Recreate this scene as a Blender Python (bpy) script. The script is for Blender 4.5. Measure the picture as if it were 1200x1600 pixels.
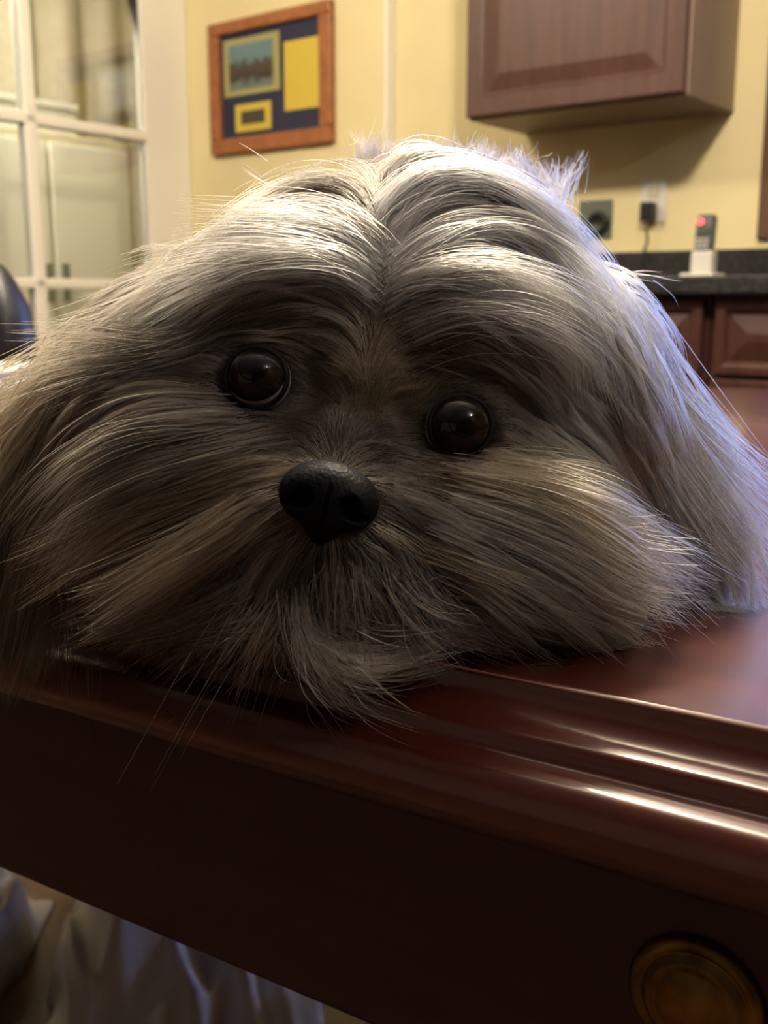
import bpy, bmesh, math, random
import numpy as np
from mathutils import Matrix, Vector

for o in list(bpy.data.objects):
    bpy.data.objects.remove(o, do_unlink=True)
random.seed(7)
rng = np.random.default_rng(11)
scene = bpy.context.scene
COL = scene.collection
pi = math.pi

# ------------------------------------------------------------------ camera
FPX = 1650.0                       # focal length in pixels of the 1200x1600 frame
HOR = 468.0                        # row of the horizon
PITCH = math.atan((800 - HOR) / FPX)
CZ = 0.86                          # camera height
cam_d = bpy.data.cameras.new('camera')
cam = bpy.data.objects.new('camera', cam_d)
COL.objects.link(cam)
cam.location = (0, 0, CZ)
cam.rotation_euler = (pi / 2 - PITCH, 0, 0)
cam_d.sensor_fit = 'VERTICAL'
cam_d.sensor_height = 36.0
cam_d.lens = FPX / 1600 * 36
cam_d.clip_start = 0.01
cam_d.dof.use_dof = True
cam_d.dof.focus_distance = 0.295
cam_d.dof.aperture_fstop = 20.0
scene.camera = cam

# ------------------------------------------------------------------ light
A_ROOM = math.radians(37.5)        # room axes are turned against the camera
A_TAB = math.radians(32.0)         # so is the table


def room(s, t, z=0.0, a=A_ROOM):   # room coordinates (along wall, away from camera, up) -> world
    return Vector((s * math.cos(a) + t * math.sin(a), -s * math.sin(a) + t * math.cos(a), z))


world = bpy.data.worlds.new('dusk')
scene.world = world
world.use_nodes = True
bg = world.node_tree.nodes['Background']
bg.inputs['Color'].default_value = (0.21, 0.35, 1.0, 1)
bg.inputs['Strength'].default_value = 18.0


def area_light(name, loc, rot, size, energy, color, shape='DISK', size_y=None, spread=None):
    d = bpy.data.lights.new(name, 'AREA')
    d.shape = shape
    d.size = size
    if size_y:
        d.size_y = size_y
    d.energy = energy
    d.color = color
    if spread:
        d.spread = spread
    o = bpy.data.objects.new(name, d)
    COL.objects.link(o)
    o.location = loc
    o.rotation_euler = rot
    return o


# warm ceiling lamp over the table, a second one over the kitchen side by the glazed door
def globe_light(name, loc, rad, energy, color):
    d = bpy.data.lights.new(name, 'POINT')
    d.shadow_soft_size = rad
    d.energy = energy
    d.color = color
    o = bpy.data.objects.new(name, d)
    COL.objects.link(o)
    o.location = loc
    return o


globe_light('ceiling_lamp_table', room(-0.47, 1.07, 2.20), .08, 120, (1.0, 0.86, 0.66))
globe_light('ceiling_lamp_passage', room(-2.3, .85, 2.32), .08, 70, (1.0, 0.88, 0.70))
globe_light('lamp_behind_camera', (1.4, -.9, 2.35), .05, 25, (1.0, .96, .95))
globe_light('fill_light_far_room', room(-3.36, 1.9, 2.35), .08, 80, (1.0, 0.92, 0.80))  # unseen light added to brighten the room behind the door panes
# daylight enters by the kitchen window only: a portal guides its rays
pt = area_light('window_portal', room(-0.255, 2.93, 1.62), (pi / 2, 0, -A_ROOM), .95, 1, (1, 1, 1), 'RECTANGLE', 1.06)
pt.rotation_euler = (-pi / 2, 0, -A_ROOM)
pt.data.cycles.is_portal = True

vs = scene.view_settings
vs.view_transform = 'Standard'
vs.look = 'None'
vs.gamma = 1.0
vs.use_curve_mapping = False
vs.exposure = 0.0
scene.cycles.use_denoising = True
scene.cycles.max_bounces = 5
scene.cycles.diffuse_bounces = 3
scene.cycles.glossy_bounces = 3
scene.cycles.transmission_bounces = 6
scene.cycles.adaptive_threshold = .02
scene.cycles.transparent_max_bounces = 12
scene.cycles.caustics_reflective = False
scene.cycles.caustics_refractive = False
scene.cycles_curves.shape = 'RIBBONS'

# ------------------------------------------------------------------ materials


def mat(name, color=(.5, .5, .5), rough=.5, metal=0.0, coat=0.0, coat_rough=.05, spec=.5, sheen=0.0, emit=None, estr=0.0):
    m = bpy.data.materials.new(name)
    m.use_nodes = True
    b = m.node_tree.nodes['Principled BSDF']
    b.inputs['Base Color'].default_value = (*color, 1)
    b.inputs['Roughness'].default_value = rough
    b.inputs['Metallic'].default_value = metal
    b.inputs['Coat Weight'].default_value = coat
    b.inputs['Coat Roughness'].default_value = coat_rough
    b.inputs['Specular IOR Level'].default_value = spec
    b.inputs['Sheen Weight'].default_value = sheen
    if emit:
        b.inputs['Emission Color'].default_value = (*emit, 1)
        b.inputs['Emission Strength'].default_value = estr
    return m


def N(m, kind, **kw):
    n = m.node_tree.nodes.new(kind)
    for k, v in kw.items():
        if k in n.inputs:
            n.inputs[k].default_value = v
        else:
            setattr(n, k, v)
    return n


def L(m, a, b):
    m.node_tree.links.new(a, b)


def bsdf(m):
    return m.node_tree.nodes['Principled BSDF']


def noisy(m, c0, c1, scale=4.0, stretch=(1, 1, 1), detail=5.0, lo=.35, hi=.65, bump=0.0, bump_scale=None, distortion=0.0):
    tc = N(m, 'ShaderNodeTexCoord')
    mp = N(m, 'ShaderNodeMapping')
    mp.inputs['Scale'].default_value = stretch
    L(m, tc.outputs['Object'], mp.inputs['Vector'])
    nz = N(m, 'ShaderNodeTexNoise', Scale=scale, Detail=detail, Distortion=distortion)
    L(m, mp.outputs[0], nz.inputs['Vector'])
    rp = N(m, 'ShaderNodeValToRGB')
    rp.color_ramp.elements[0].position = lo
    rp.color_ramp.elements[0].color = (*c0, 1)
    rp.color_ramp.elements[1].position = hi
    rp.color_ramp.elements[1].color = (*c1, 1)
    L(m, nz.outputs['Fac'], rp.inputs['Fac'])
    L(m, rp.outputs['Color'], bsdf(m).inputs['Base Color'])
    if bump:
        nb = N(m, 'ShaderNodeTexNoise', Scale=bump_scale or scale * 6, Detail=4.0)
        L(m, mp.outputs[0], nb.inputs['Vector'])
        bp = N(m, 'ShaderNodeBump', Strength=bump, Distance=.002)
        L(m, nb.outputs['Fac'], bp.inputs['Height'])
        L(m, bp.outputs[0], bsdf(m).inputs['Normal'])
    return m


M = {}
M['wall'] = noisy(mat('yellow_wall_paint', rough=.75), (.76, .66, .37), (.80, .70, .40), 3, bump=.08, bump_scale=160)
M['plaster'] = mat('plain_plaster', (.62, .56, .42), .85)
M['panelling'] = noisy(mat('dark_wood_panelling', rough=.6), (.05, .03, .02), (.08, .045, .03), 3, (1, 1, .1))
M['ceiling'] = mat('ceiling_white', (.78, .74, .66), .9)
M['floor'] = noisy(mat('floor_wood', rough=.35), (.10, .05, .025), (.16, .085, .04), 2.5, (1, 12, 1))
M['white'] = mat('white_door_paint', (.92, .89, .81), .4)
M['cherry'] = noisy(mat('cherry_wood', rough=.5, coat=.08, coat_rough=.3, spec=.35), (.060, .026, .019), (.090, .040, .030), 3, (14, 14, 1.2), lo=.3, hi=.7)
M['cherry_side'] = noisy(mat('cherry_veneer_side', rough=.5), (.21, .145, .105), (.25, .17, .125), 3, (10, 10, 1), lo=.3, hi=.7)
M['mahogany'] = noisy(mat('polished_mahogany', rough=.34, coat=.9, coat_rough=.09), (.070, .0125, .0065), (.135, .026, .012), 5, (1.2, 18, 8), lo=.3, hi=.7, distortion=.6)
M['mahogany_dark'] = noisy(mat('drawer_mahogany', rough=.5, coat=.1, coat_rough=.3), (.044, .014, .019), (.060, .019, .025), 5, (1.2, 18, 18), lo=.3, hi=.7)
M['frame_wood'] = noisy(mat('orange_frame_wood', rough=.4), (.26, .085, .025), (.36, .125, .040), 6, (6, 6, 6))
M['navy'] = mat('navy_mat_board', (.018, .020, .050), .8)
M['gold_paper'] = mat('yellow_board', (.62, .47, .06), .7)
M['olive_paper'] = mat('pale_olive_board', (.36, .33, .13), .7)
M['dark_plate'] = mat('dark_plaque', (.045, .036, .022), .5)
M['granite'] = noisy(mat('black_granite', rough=.30), (.012, .012, .014), (.055, .054, .055), 130, detail=2, lo=.4, hi=.7)
M['plastic_white'] = mat('white_plastic', (.72, .70, .64), .4)
M['plastic_grey'] = mat('grey_plastic', (.10, .11, .11), .35)
M['plastic_black'] = mat('black_plastic', (.010, .010, .012), .35)
M['steel'] = mat('brushed_steel', (.20, .23, .20), .35, metal=.8)
M['led'] = mat('red_led', (.6, .02, .02), .4, emit=(1, .05, .06), estr=6)
M['brass'] = noisy(mat('aged_brass', rough=.38, metal=1.0), (.10, .062, .022), (.34, .22, .075), 90, lo=.3, hi=.7)
M['brass_dark'] = noisy(mat('tarnished_brass', rough=.34, metal=1.0), (.05, .04, .03), (.14, .10, .06), 90)
M['curtain'] = noisy(mat('beige_curtain', rough=.9), (.50, .45, .36), (.56, .51, .42), 20)
M['paper'] = mat('white_paper', (.75, .74, .70), .6)
M['leather'] = noisy(mat('black_leather', rough=.4), (.008, .008, .010), (.016, .016, .02), 60, bump=.3, bump_scale=220)
M['cloth_white'] = noisy(mat('white_cotton', rough=.9, sheen=.2), (.78, .78, .80), (.84, .84, .86), 8, bump=.2, bump_scale=300)
M['cloth_grey'] = noisy(mat('slate_cotton', rough=.9, sheen=.2), (.36, .33, .32), (.44, .41, .40), 8, bump=.2, bump_scale=300)
M['outside'] = mat('window_bar_brown', (.10, .045, .022), .5)

g = bpy.data.materials.new('pane_glass')
g.use_nodes = True
nt = g.node_tree
nt.nodes.clear()
out = nt.nodes.new('ShaderNodeOutputMaterial')
mx = nt.nodes.new('ShaderNodeMixShader')
tr = nt.nodes.new('ShaderNodeBsdfTransparent')
gl = nt.nodes.new('ShaderNodeBsdfGlossy')
fr = nt.nodes.new('ShaderNodeFresnel')
tr.inputs['Color'].default_value = (.93, .95, .92, 1)
gl.inputs['Roughness'].default_value = .02
fr.inputs['IOR'].default_value = 1.5
nt.links.new(fr.outputs[0], mx.inputs[0])
nt.links.new(tr.outputs[0], mx.inputs[1])
nt.links.new(gl.outputs[0], mx.inputs[2])
nt.links.new(mx.outputs[0], out.inputs['Surface'])
M['glass'] = g

# ------------------------------------------------------------------ mesh helpers


def link(name, me, m=None, parent=None, loc=(0, 0, 0), rz=0.0, smooth=False):
    o = bpy.data.objects.new(name, me)
    COL.objects.link(o)
    if m is not None:
        me.materials.append(m)
    o.location = loc
    o.rotation_euler = (0, 0, rz)
    if parent is not None:
        o.parent = parent
    if smooth:
        for p in me.polygons:
            p.use_smooth = True
    return o


def bm_obj(name, bm, m, parent=None, loc=(0, 0, 0), rz=0.0, smooth=False):
    bmesh.ops.recalc_face_normals(bm, faces=bm.faces)
    me = bpy.data.meshes.new(name)
    bm.to_mesh(me)
    bm.free()
    return link(name, me, m, parent, loc, rz, smooth)


def add_box(bm, x0, x1, y0, y1, z0, z1, bevel=0.0):
    r = bmesh.ops.create_cube(bm, size=1.0)
    vs_ = r['verts']
    for v in vs_:
        v.co = Vector(((x0 + x1) / 2 + v.co.x * (x1 - x0), (y0 + y1) / 2 + v.co.y * (y1 - y0), (z0 + z1) / 2 + v.co.z * (z1 - z0)))
    if bevel > 0:
        es = list({e for v in vs_ for e in v.link_edges})
        bmesh.ops.bevel(bm, geom=es, offset=bevel, segments=2, affect='EDGES', profile=.5)


def box(name, x0, x1, y0, y1, z0, z1, m, parent=None, bevel=0.0, loc=(0, 0, 0), rz=0.0):
    bm = bmesh.new()
    add_box(bm, x0, x1, y0, y1, z0, z1, bevel)
    return bm_obj(name, bm, m, parent, loc, rz)


def lathe(name, prof, m, parent=None, loc=(0, 0, 0), seg=40, scale=(1, 1), axis='Z'):
    bm = bmesh.new()
    rings = []
    for r, z in prof:
        ring = []
        for k in range(seg):
            a = 2 * pi * k / seg
            x, y = r * math.cos(a) * scale[0], r * math.sin(a) * scale[1]
            co = (x, y, z) if axis == 'Z' else (x, -z, y)      # axis 'Y': z runs to -y
            ring.append(bm.verts.new(co))
        rings.append(ring)
    for i in range(len(rings) - 1):
        for k in range(seg):
            bm.faces.new((rings[i][k], rings[i][(k + 1) % seg], rings[i + 1][(k + 1) % seg], rings[i + 1][k]))
    bm.faces.new(rings[0])
    bm.faces.new(rings[-1])
    return bm_obj(name, bm, m, parent, loc, smooth=True)


def tube(name, pts, rad, m, parent=None, seg=8):
    bm = bmesh.new()
    prev = None
    pts = [Vector(p) for p in pts]
    for i, p in enumerate(pts):
        d = (pts[min(i + 1, len(pts) - 1)] - pts[max(i - 1, 0)]).normalized()
        a = d.orthogonal().normalized() if i == 0 else (a - a.dot(d) * d).normalized()
        b = d.cross(a)
        ring = [bm.verts.new(p + rad * (math.cos(2 * pi * k / seg) * a + math.sin(2 * pi * k / seg) * b)) for k in range(seg)]
        if prev:
            for k in range(seg):
                bm.faces.new((prev[k], prev[(k + 1) % seg], ring[(k + 1) % seg], ring[k]))
        else:
            bm.faces.new(ring)
        prev = ring
    bm.faces.new(prev)
    return bm_obj(name, bm, m, parent, smooth=True)


def thing(name, label, cat, loc=(0, 0, 0), rz=0.0, group=None):
    o = bpy.data.objects.new(name, None)
    COL.objects.link(o)
    o.location = loc
    o.rotation_euler = (0, 0, rz)
    tag(o, label, cat, group)
    return o


def tag(o, label, cat=None, group=None, kind=None):
    o['label'] = label
    if cat:
        o['category'] = cat
    if group:
        o['group'] = group
    if kind:
        o['kind'] = kind
    return o


def struct(o, label=None):
    o['kind'] = 'structure'
    if label:
        o['label'] = label
    return o


RZ = -A_ROOM
W = 2.88            # kitchen wall plane (t)
WL = 2.84           # wall with the picture, a little proud
SD = -3.113         # plane of the glazed door (s)

# ------------------------------------------------------------------ room shell (room axes)
struct(box('floor', -6.2, 2.2, -5.2, 4.4, -.05, 0, M['floor'], rz=RZ), 'dark wooden floor under the table')
struct(box('ceiling', -6.2, 2.2, -5.2, 4.4, 2.5, 2.55, M['ceiling'], rz=RZ), 'plain white ceiling of the kitchen')
# kitchen wall with the window hole
bm = bmesh.new()
WX0, WX1, WZ0, WZ1 = -.73, .22, 1.08, 2.16
add_box(bm, -2.20, WX0, W, W + .10, 0, 2.5)
add_box(bm, WX1, 2.2, W, W + .10, 0, 2.5)
add_box(bm, WX0, WX1, W, W + .10, 0, WZ0)
add_box(bm, WX0, WX1, W, W + .10, WZ1, 2.5)
struct(bm_obj('wall_kitchen', bm, M['wall'], rz=RZ), 'pale yellow kitchen wall above the dark counter')
struct(box('wall_picture', -3.10, -2.172, WL, W + .10, 0, 2.5, M['wall'], rz=RZ), 'yellow wall carrying the framed picture')
struct(box('wall_right', 2.1, 2.2, -5.2, W + .1, 0, 2.5, M['panelling'], rz=RZ))
struct(box('wall_back', -6.2, 2.2, -5.2, -5.1, 0, 2.5, M['plaster'], rz=RZ))
struct(box('wall_far_room', -6.2, -6.1, -5.2, 4.4, 0, 2.5, M['plaster'], rz=RZ))
struct(box('wall_far_room_end', -6.2, -3.14, 4.3, 4.4, 0, 2.5, M['plaster'], rz=RZ))
bm = bmesh.new()
add_box(bm, SD - .03, SD + .013, W + .1, 4.4, 0, 2.5)
add_box(bm, SD - .06, SD + .0, WL, W + .12, 0, 2.5)
add_box(bm, SD - .06, SD + .04, .60, WL, 2.12, 2.5)
add_box(bm, SD - .06, SD + .04, .60, 1.148, 0, 2.12)
struct(bm_obj('wall_left', bm, M['wall'], rz=RZ))
struct(box('wall_left_rear', SD - .06, SD + .04, -5.2, .60, 0, 2.5, M['panelling'], rz=RZ))
# white metal bead on the outer corner beside the picture wall
struct(box('trim_1', -2.176, -2.164, WL - .004, W + .002, 0, 2.5, M['white'], rz=RZ, bevel=.003), 'narrow white edging on the wall corner')
# window with a brown casing over the counter, just out of frame to the right
win = struct(thing('window_1', 'brown framed kitchen window with dusk outside', None or 'window', rz=RZ))
del win['category']
cw = .065
box('casing', WX0 - .236, WX0, W - .018, W, WZ0 - cw, WZ1 + cw, M['outside'], win, .004)
box('casing', WX1, WX1 + cw, W - .018, W, WZ0 - cw, WZ1 + cw, M['outside'], win, .004)
box('casing', WX0, WX1, W - .018, W, WZ1, WZ1 + cw, M['outside'], win, .004)
box('sill', WX0 - cw - .0, WX1 + cw + .0, W - .05, W + .05, WZ0 - .03, WZ0, M['outside'], win, .004)
box('sash', WX0, WX0 + .035, W + .03, W + .06, WZ0, WZ1, M['outside'], win)
box('sash', WX1 - .035, WX1, W + .03, W + .06, WZ0, WZ1, M['outside'], win)
box('sash', WX0, WX1, W + .03, W + .06, WZ1 - .035, WZ1, M['outside'], win)
box('sash', WX0, WX1, W + .03, W + .06, WZ0, WZ0 + .035, M['outside'], win)
box('pane', WX0 + .02, WX1 - .02, W + .043, W + .047, WZ0 + .02, WZ1 - .02, M['glass'], win)

# glazed door in the left wall: stiles, rails, muntins, panes
door = struct(thing('door_1', 'white french door with small glass panes beside the picture wall', 'door', rz=RZ))
del door['category']
D0, D1 = SD - .022, SD + .022
TR0, TR1 = 2.632, 2.838            # right stile
TL0, TL1 = 1.15, 1.28              # left stile
MU = [2.157, 1.70]                 # vertical muntins
HZ = [.43, .912, 1.433, 1.93]      # horizontal muntins
box('stile', D0, D1, TR0, TR1, .01, 2.11, M['white'], door, .003)
box('stile', D0, D1, TL0, TL1, .01, 2.11, M['white'], door, .003)
box('rail', D0, D1, TL1, TR0, .01, .25, M['white'], door, .003)
box('rail', D0, D1, TL1, TR0, 2.0, 2.11, M['white'], door, .003)
for t in MU:
    box('muntin', D0 - .002, D1 + .002, t - .023, t + .023, .25, 2.0, M['white'], door, .008)
for z in HZ[:3]:
    box('muntin', D0 - .002, D1 + .002, TL1, TR0, z - .018, z + .018, M['white'], door, .008)
tt = [TL1, MU[1], MU[0], TR0]
zz = [.25] + HZ[:3] + [2.0]
for i in range(3):
    for j in range(4):
        box('pane', SD - .003, SD + .003, tt[i], tt[i + 1], zz[j], zz[j + 1], M['glass'], door)

# beyond the glass: beige curtain panels, a shelf edge and a pale inner door
def curtain(name, label, s, t0, t1, z0, z1, folds, amp):
    bm = bmesh.new()
    n = folds * 10
    rows = 6
    vv = []
    for j in range(rows + 1):
        z = z1 + (z0 - z1) * j / rows
        row = []
        for i in range(n + 1):
            u = i / n
            ph = 2 * pi * folds * u + .5 * math.sin(5 * u * pi)
            row.append(bm.verts.new((s + amp * math.sin(ph) * (.75 + .25 * j / rows) + .006 * math.sin(3.1 * ph), t0 + (t1 - t0) * u, z)))
        vv.append(row)
    for j in range(rows):
        for i in range(n):
            bm.faces.new((vv[j][i], vv[j][i + 1], vv[j + 1][i + 1], vv[j + 1][i]))
    o = bm_obj(name, bm, M['curtain'], rz=RZ, smooth=True)
    md = o.modifiers.new('thickness', 'SOLIDIFY')
    md.thickness = .003
    return tag(o, label, 'curtain')


curtain('curtain', 'beige gathered curtain hanging behind the panes of the french door', SD - 1.15, 1.3, 4.25, .03, 2.3, 13, .045)
ro = thing('curtain_rail', 'thin pale rail that the beige curtain hangs from', 'rail', rz=RZ)
tube('rod', [(SD - 1.15, 1.1, 2.32), (SD - 1.15, 4.28, 2.32)], .012, M['white'], ro)
sideb = thing('side_cabinet', 'pale tall cabinet standing behind the french door glass', 'cabinet', rz=RZ)
box('body', SD - .95, SD - .55, 2.2, 3.02, 0, 1.50, M['plaster'], sideb, .01)
box('door_leaf', SD - .555, SD - .53, 2.22, 2.60, .05, 1.46, M['white'], sideb, .006)
box('door_leaf', SD - .555, SD - .53, 2.62, 3.0, .05, 1.46, M['white'], sideb, .006)
box('handle', SD - .53, SD - .50, 2.56, 2.58, .85, 1.0, M['steel'], sideb, .004)
box('handle', SD - .53, SD - .50, 2.64, 2.66, .85, 1.0, M['steel'], sideb, .004)

wb = thing('storage_box', 'white lidded box on top of the pale cabinet behind the glass', 'box', rz=RZ)
box('body', SD - .90, SD - .60, 2.30, 2.80, 1.501, 1.60, M['paper'], wb, .004)
box('lid', SD - .91, SD - .59, 2.29, 2.81, 1.60, 1.625, M['paper'], wb, .004)

# ------------------------------------------------------------------ framed picture
pf = thing('picture_frame', 'orange wooden frame with navy mat, photograph and yellow board on the yellow wall', 'picture', rz=RZ)
FX0, FX1, FZ0, FZ1 = -2.955, -2.380, 1.374, 1.818
fw = .052
yb = WL
for (x0, x1, z0, z1) in ((FX0, FX1, FZ1 - fw * .8, FZ1), (FX0, FX1, FZ0, FZ0 + fw), (FX0, FX0 + fw, FZ0 + fw, FZ1 - fw * .8), (FX1 - fw, FX1, FZ0 + fw, FZ1 - fw * .8)):
    box('frame_rail', x0, x1, yb - .028, yb, z0, z1, M['frame_wood'], pf, .005)
box('mat_board', FX0 + .03, FX1 - .03, yb - .010, yb - .001, FZ0 + .03, FZ1 - .03, M['navy'], pf)
ph = box('photo_border', -2.888, -2.620, yb - .014, yb - .009, 1.567, 1.756, M['olive_paper'], pf)
M['photo'] = mat('landscape_photo', rough=.3)
m = M['photo']
tc = N(m, 'ShaderNodeTexCoord')
sp = N(m, 'ShaderNodeSeparateXYZ')
L(m, tc.outputs['Generated'], sp.inputs[0])
nz = N(m, 'ShaderNodeTexNoise', Scale=5.0, Detail=5.0)
L(m, tc.outputs['Generated'], nz.inputs['Vector'])
ad = N(m, 'ShaderNodeMath', operation='MULTIPLY_ADD')
L(m, nz.outputs['Fac'], ad.inputs[0])
ad.inputs[1].default_value = .55
L(m, sp.outputs['Z'], ad.inputs[2])
rp = N(m, 'ShaderNodeValToRGB')
L(m, ad.outputs[0], rp.inputs['Fac'])
cr = rp.color_ramp
cr.elements[0].position = .12
cr.elements[0].color = (.10, .13, .12, 1)
cr.elements[1].position = .98
cr.elements[1].color = (.13, .21, .24, 1)
for pos, c in ((.40, (.16, .18, .17, 1)), (.50, (.045, .04, .028, 1)), (.70, (.085, .05, .035, 1)), (.86, (.06, .06, .045, 1)), (.92, (.15, .21, .22, 1))):
    e = cr.elements.new(pos)
    e.color = c
L(m, rp.outputs['Color'], bsdf(m).inputs['Base Color'])
box('photo', -2.860, -2.648, yb - .016, yb - .0135, 1.586, 1.735, M['photo'], ph)
box('yellow_board', -2.597, -2.440, yb - .014, yb - .009, 1.493, 1.715, M['gold_paper'], pf)
pl = box('plaque_border', -2.836, -2.664, yb - .014, yb - .009, 1.444, 1.536, M['gold_paper'], pf)
box('plaque', -2.806, -2.692, yb - .016, yb - .0135, 1.468, 1.512, M['dark_plate'], pl)

# ------------------------------------------------------------------ kitchen units


def raised_door(name, x0, x1, z0, z1, yf, parent, m, fwid=.075, depth=.020):
    """frame-and-panel door: front at y = yf, raised centre field with sloped shoulders"""
    bm = bmesh.new()
    def ring(i, y):
        return [bm.verts.new(c) for c in ((x0 + i, y, z0 + i), (x1 - i, y, z0 + i), (x1 - i, y, z1 - i), (x0 + i, y, z1 - i))]
    rs = [ring(0, yf + depth), ring(0, yf + .003), ring(.003, yf), ring(fwid - .004, yf), ring(fwid, yf + .003), ring(fwid + .006, yf + .011),
          ring(fwid + .010, yf + .011), ring(fwid + .050, yf + .001), ring(fwid + .053, yf + .001)]
    for a, b in zip(rs, rs[1:]):
        for k in range(4):
            bm.faces.new((a[k], a[(k + 1) % 4], b[(k + 1) % 4], b[k]))
    bm.faces.new(rs[-1])
    bm.faces.new(rs[0])
    return bm_obj(name, bm, m, parent)


uc = thing('wall_cabinet', 'dark cherry wall cabinet with raised panel door on the yellow wall', 'cabinet', rz=RZ)
UX0, UX1, UZ0, UZ1, UY = -1.678, -1.052, 1.341, 2.20, 2.55
box('body', UX0, UX1, UY + .022, W, UZ0, UZ1, M['cherry_side'], uc, .002)
dr = raised_door('door', UX0 + .002, UX1 - .006, UZ0 + .006, UZ1 - .006, UY, uc, M['cherry'], .052)
lathe('knob', [(.002, 0), (.006, 0), (.006, .012), (.014, .018), (.015, .024), (.010, .029), (.001, .030)], M['brass'], dr, (UX0 + .03, UY, UZ0 + .48), 20, axis='Y')

BF = 2.27           # front of the base units
ct = thing('countertop', 'black granite countertop with a low backsplash along the kitchen wall', 'countertop', rz=RZ)
box('slab', -1.60, 2.095, BF - .03, W - .001, .872, .910, M['granite'], ct, .004)
box('backsplash', -1.60, 2.095, W - .02, W - .001, .910, .992, M['granite'], ct, .003)
gl_ = 'base cabinets under the black counter'
M['cherry_shaded'] = noisy(mat('cherry_shaded_base', rough=.42, coat=.25, coat_rough=.25), (.042, .014, .011), (.066, .024, .018), 3, (14, 14, 1.2), lo=.3, hi=.7)  # wall cabinet's cherry with the shade on the base units put into the colour
for i, (x0, x1, lab) in enumerate(((-1.58, -.86, 'dark cherry base cabinet at the left end of the counter, nearest the dog'), (-.855, -.37, 'dark cherry base cabinet with lit drawer edge, second from the counter end'),
                                    (-.365, .22, 'dark cherry base cabinet below the kitchen window'), (.225, .88, 'dark cherry base cabinet right of the kitchen window'), (.885, 1.54, 'dark cherry base cabinet second from the right wall'), (1.545, 2.09, 'dark cherry base cabinet against the right wall'))):
    bc = thing('base_cabinet', lab, 'cabinet', rz=RZ, group=gl_)
    box('body', x0, x1, BF + .022, W - .002, .10, .871, M['cherry_shaded'], bc)
    box('toe_kick', x0, x1, BF + .08, W - .01, 0, .10, M['mahogany_dark'], bc)
    d = raised_door('door', x0 + .012, x1 - .012, .12, .69, BF, bc, M['cherry_shaded'], .055)
    lathe('knob', [(.002, 0), (.006, 0), (.006, .012), (.014, .018), (.015, .024), (.010, .029), (.001, .030)], M['brass'], d, (x0 + .06, BF, .62), 20, axis='Y')
    d = raised_door('drawer', x0 + .012, x1 - .012, .70, .86, BF, bc, M['cherry_shaded'], .022)
    box('pull', (x0 + x1) / 2 - .05, (x0 + x1) / 2 + .05, BF - .03, BF - .002, .775, .79, M['brass'], d, .004)

# cordless telephone in its cradle
tp = thing('cordless_phone', 'cordless telephone with red light standing in a white cradle on the counter', 'telephone', room(-1.05, 2.72, .9105), RZ)
bm = bmesh.new()
add_box(bm, -.046, .044, -.045, .05, 0, .016, .006)
add_box(bm, -.030, .028, -.015, .03, .012, .072, .008)
bm_obj('cradle', bm, M['plastic_white'], tp)
bm = bmesh.new()
prof = [(-.024, .022, -.012, .012, .035), (-.025, .023, -.014, .014, .10), (-.025, .023, -.012, .014, .155), (-.021, .019, -.008, .012, .163)]
rings = []
for (x0, x1, y0, y1, z) in prof:
    rings.append([bm.verts.new((x, y + .10 * (z - .03), z)) for x, y in ((x0 + .005, y0), (x1 - .005, y0), (x1, y0 + .006), (x1, y1 - .004), (x1 - .005, y1), (x0 + .005, y1), (x0, y1 - .004), (x0, y0 + .006))])
for a, b in zip(rings, rings[1:]):
    for k in range(8):
        bm.faces.new((a[k], a[(k + 1) % 8], b[(k + 1) % 8], b[k]))
bm.faces.new(rings[0])
bm.faces.new(rings[-1])
hs = bm_obj('handset', bm, M['plastic_grey'], tp)
box('screen', -.016, .014, -.012, -.006, .112, .132, M['steel'], hs)
for r_ in range(3):
    for c_ in range(3):
        box('key', -.016 + c_ * .0115, -.009 + c_ * .0115, -.0135, -.009, .078 + r_ * .010, .084 + r_ * .010, M['plastic_white'], hs)
lathe('light', [(.001, 0), (.0075, 0), (.0075, .003), (.001, .004)], M['led'], hs, (-.012, -.001, .146), 16, axis='Y')

# outlet with a black plug and cord, and a steel plate nearer the dog
ol = thing('outlet_plate', 'white outlet plate on the yellow wall beneath the cabinet', 'outlet', room(-1.262, W, 1.128), RZ)
box('plate', -.038, .038, -.006, 0, -.058, .058, M['plastic_white'], ol, .003)
for z in (-.028, .024):
    box('socket', -.017, .017, -.009, -.005, z - .014, z + .014, M['plaster'], ol, .003)
pg = thing('plug', 'black power adapter plugged into the white outlet, cord hanging down', 'plug', room(-1.266, W - .009, 1.10), RZ)
box('body', -.020, .020, -.035, 0, -.028, .024, M['plastic_black'], pg, .006)
tube('cord', [(0, -.02, -.025), (0, -.024, -.05), (.003, -.018, -.08), (-.002, -.03, -.105), (0, -.03, -.13), (-.02, -.03, -.165), (-.05, -.035, -.186)], .003, M['plastic_black'], pg)
sp_ = thing('steel_plate', 'grey steel socket plate on the wall just above the dog fur', 'outlet', room(-1.437, W, 1.086), RZ)
box('plate', -.052, .052, -.006, 0, -.055, .055, M['steel'], sp_, .003)
lathe('round_socket', [(.001, 0), (.032, 0), (.034, .010), (.026, .018), (.022, .012), (.001, .012)], M['plastic_black'], sp_, (.012, -.005, -.01), 28, axis='Y')

# ------------------------------------------------------------------ table (own axes)
TZ = .76
RT = -A_TAB
tb = thing('table', 'polished dark red mahogany table with moulded edge and brass knob under the dog', 'table', rz=RT)
TX0, TX1, TY0, TY1 = -1.45, .62, .250, 1.245
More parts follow.
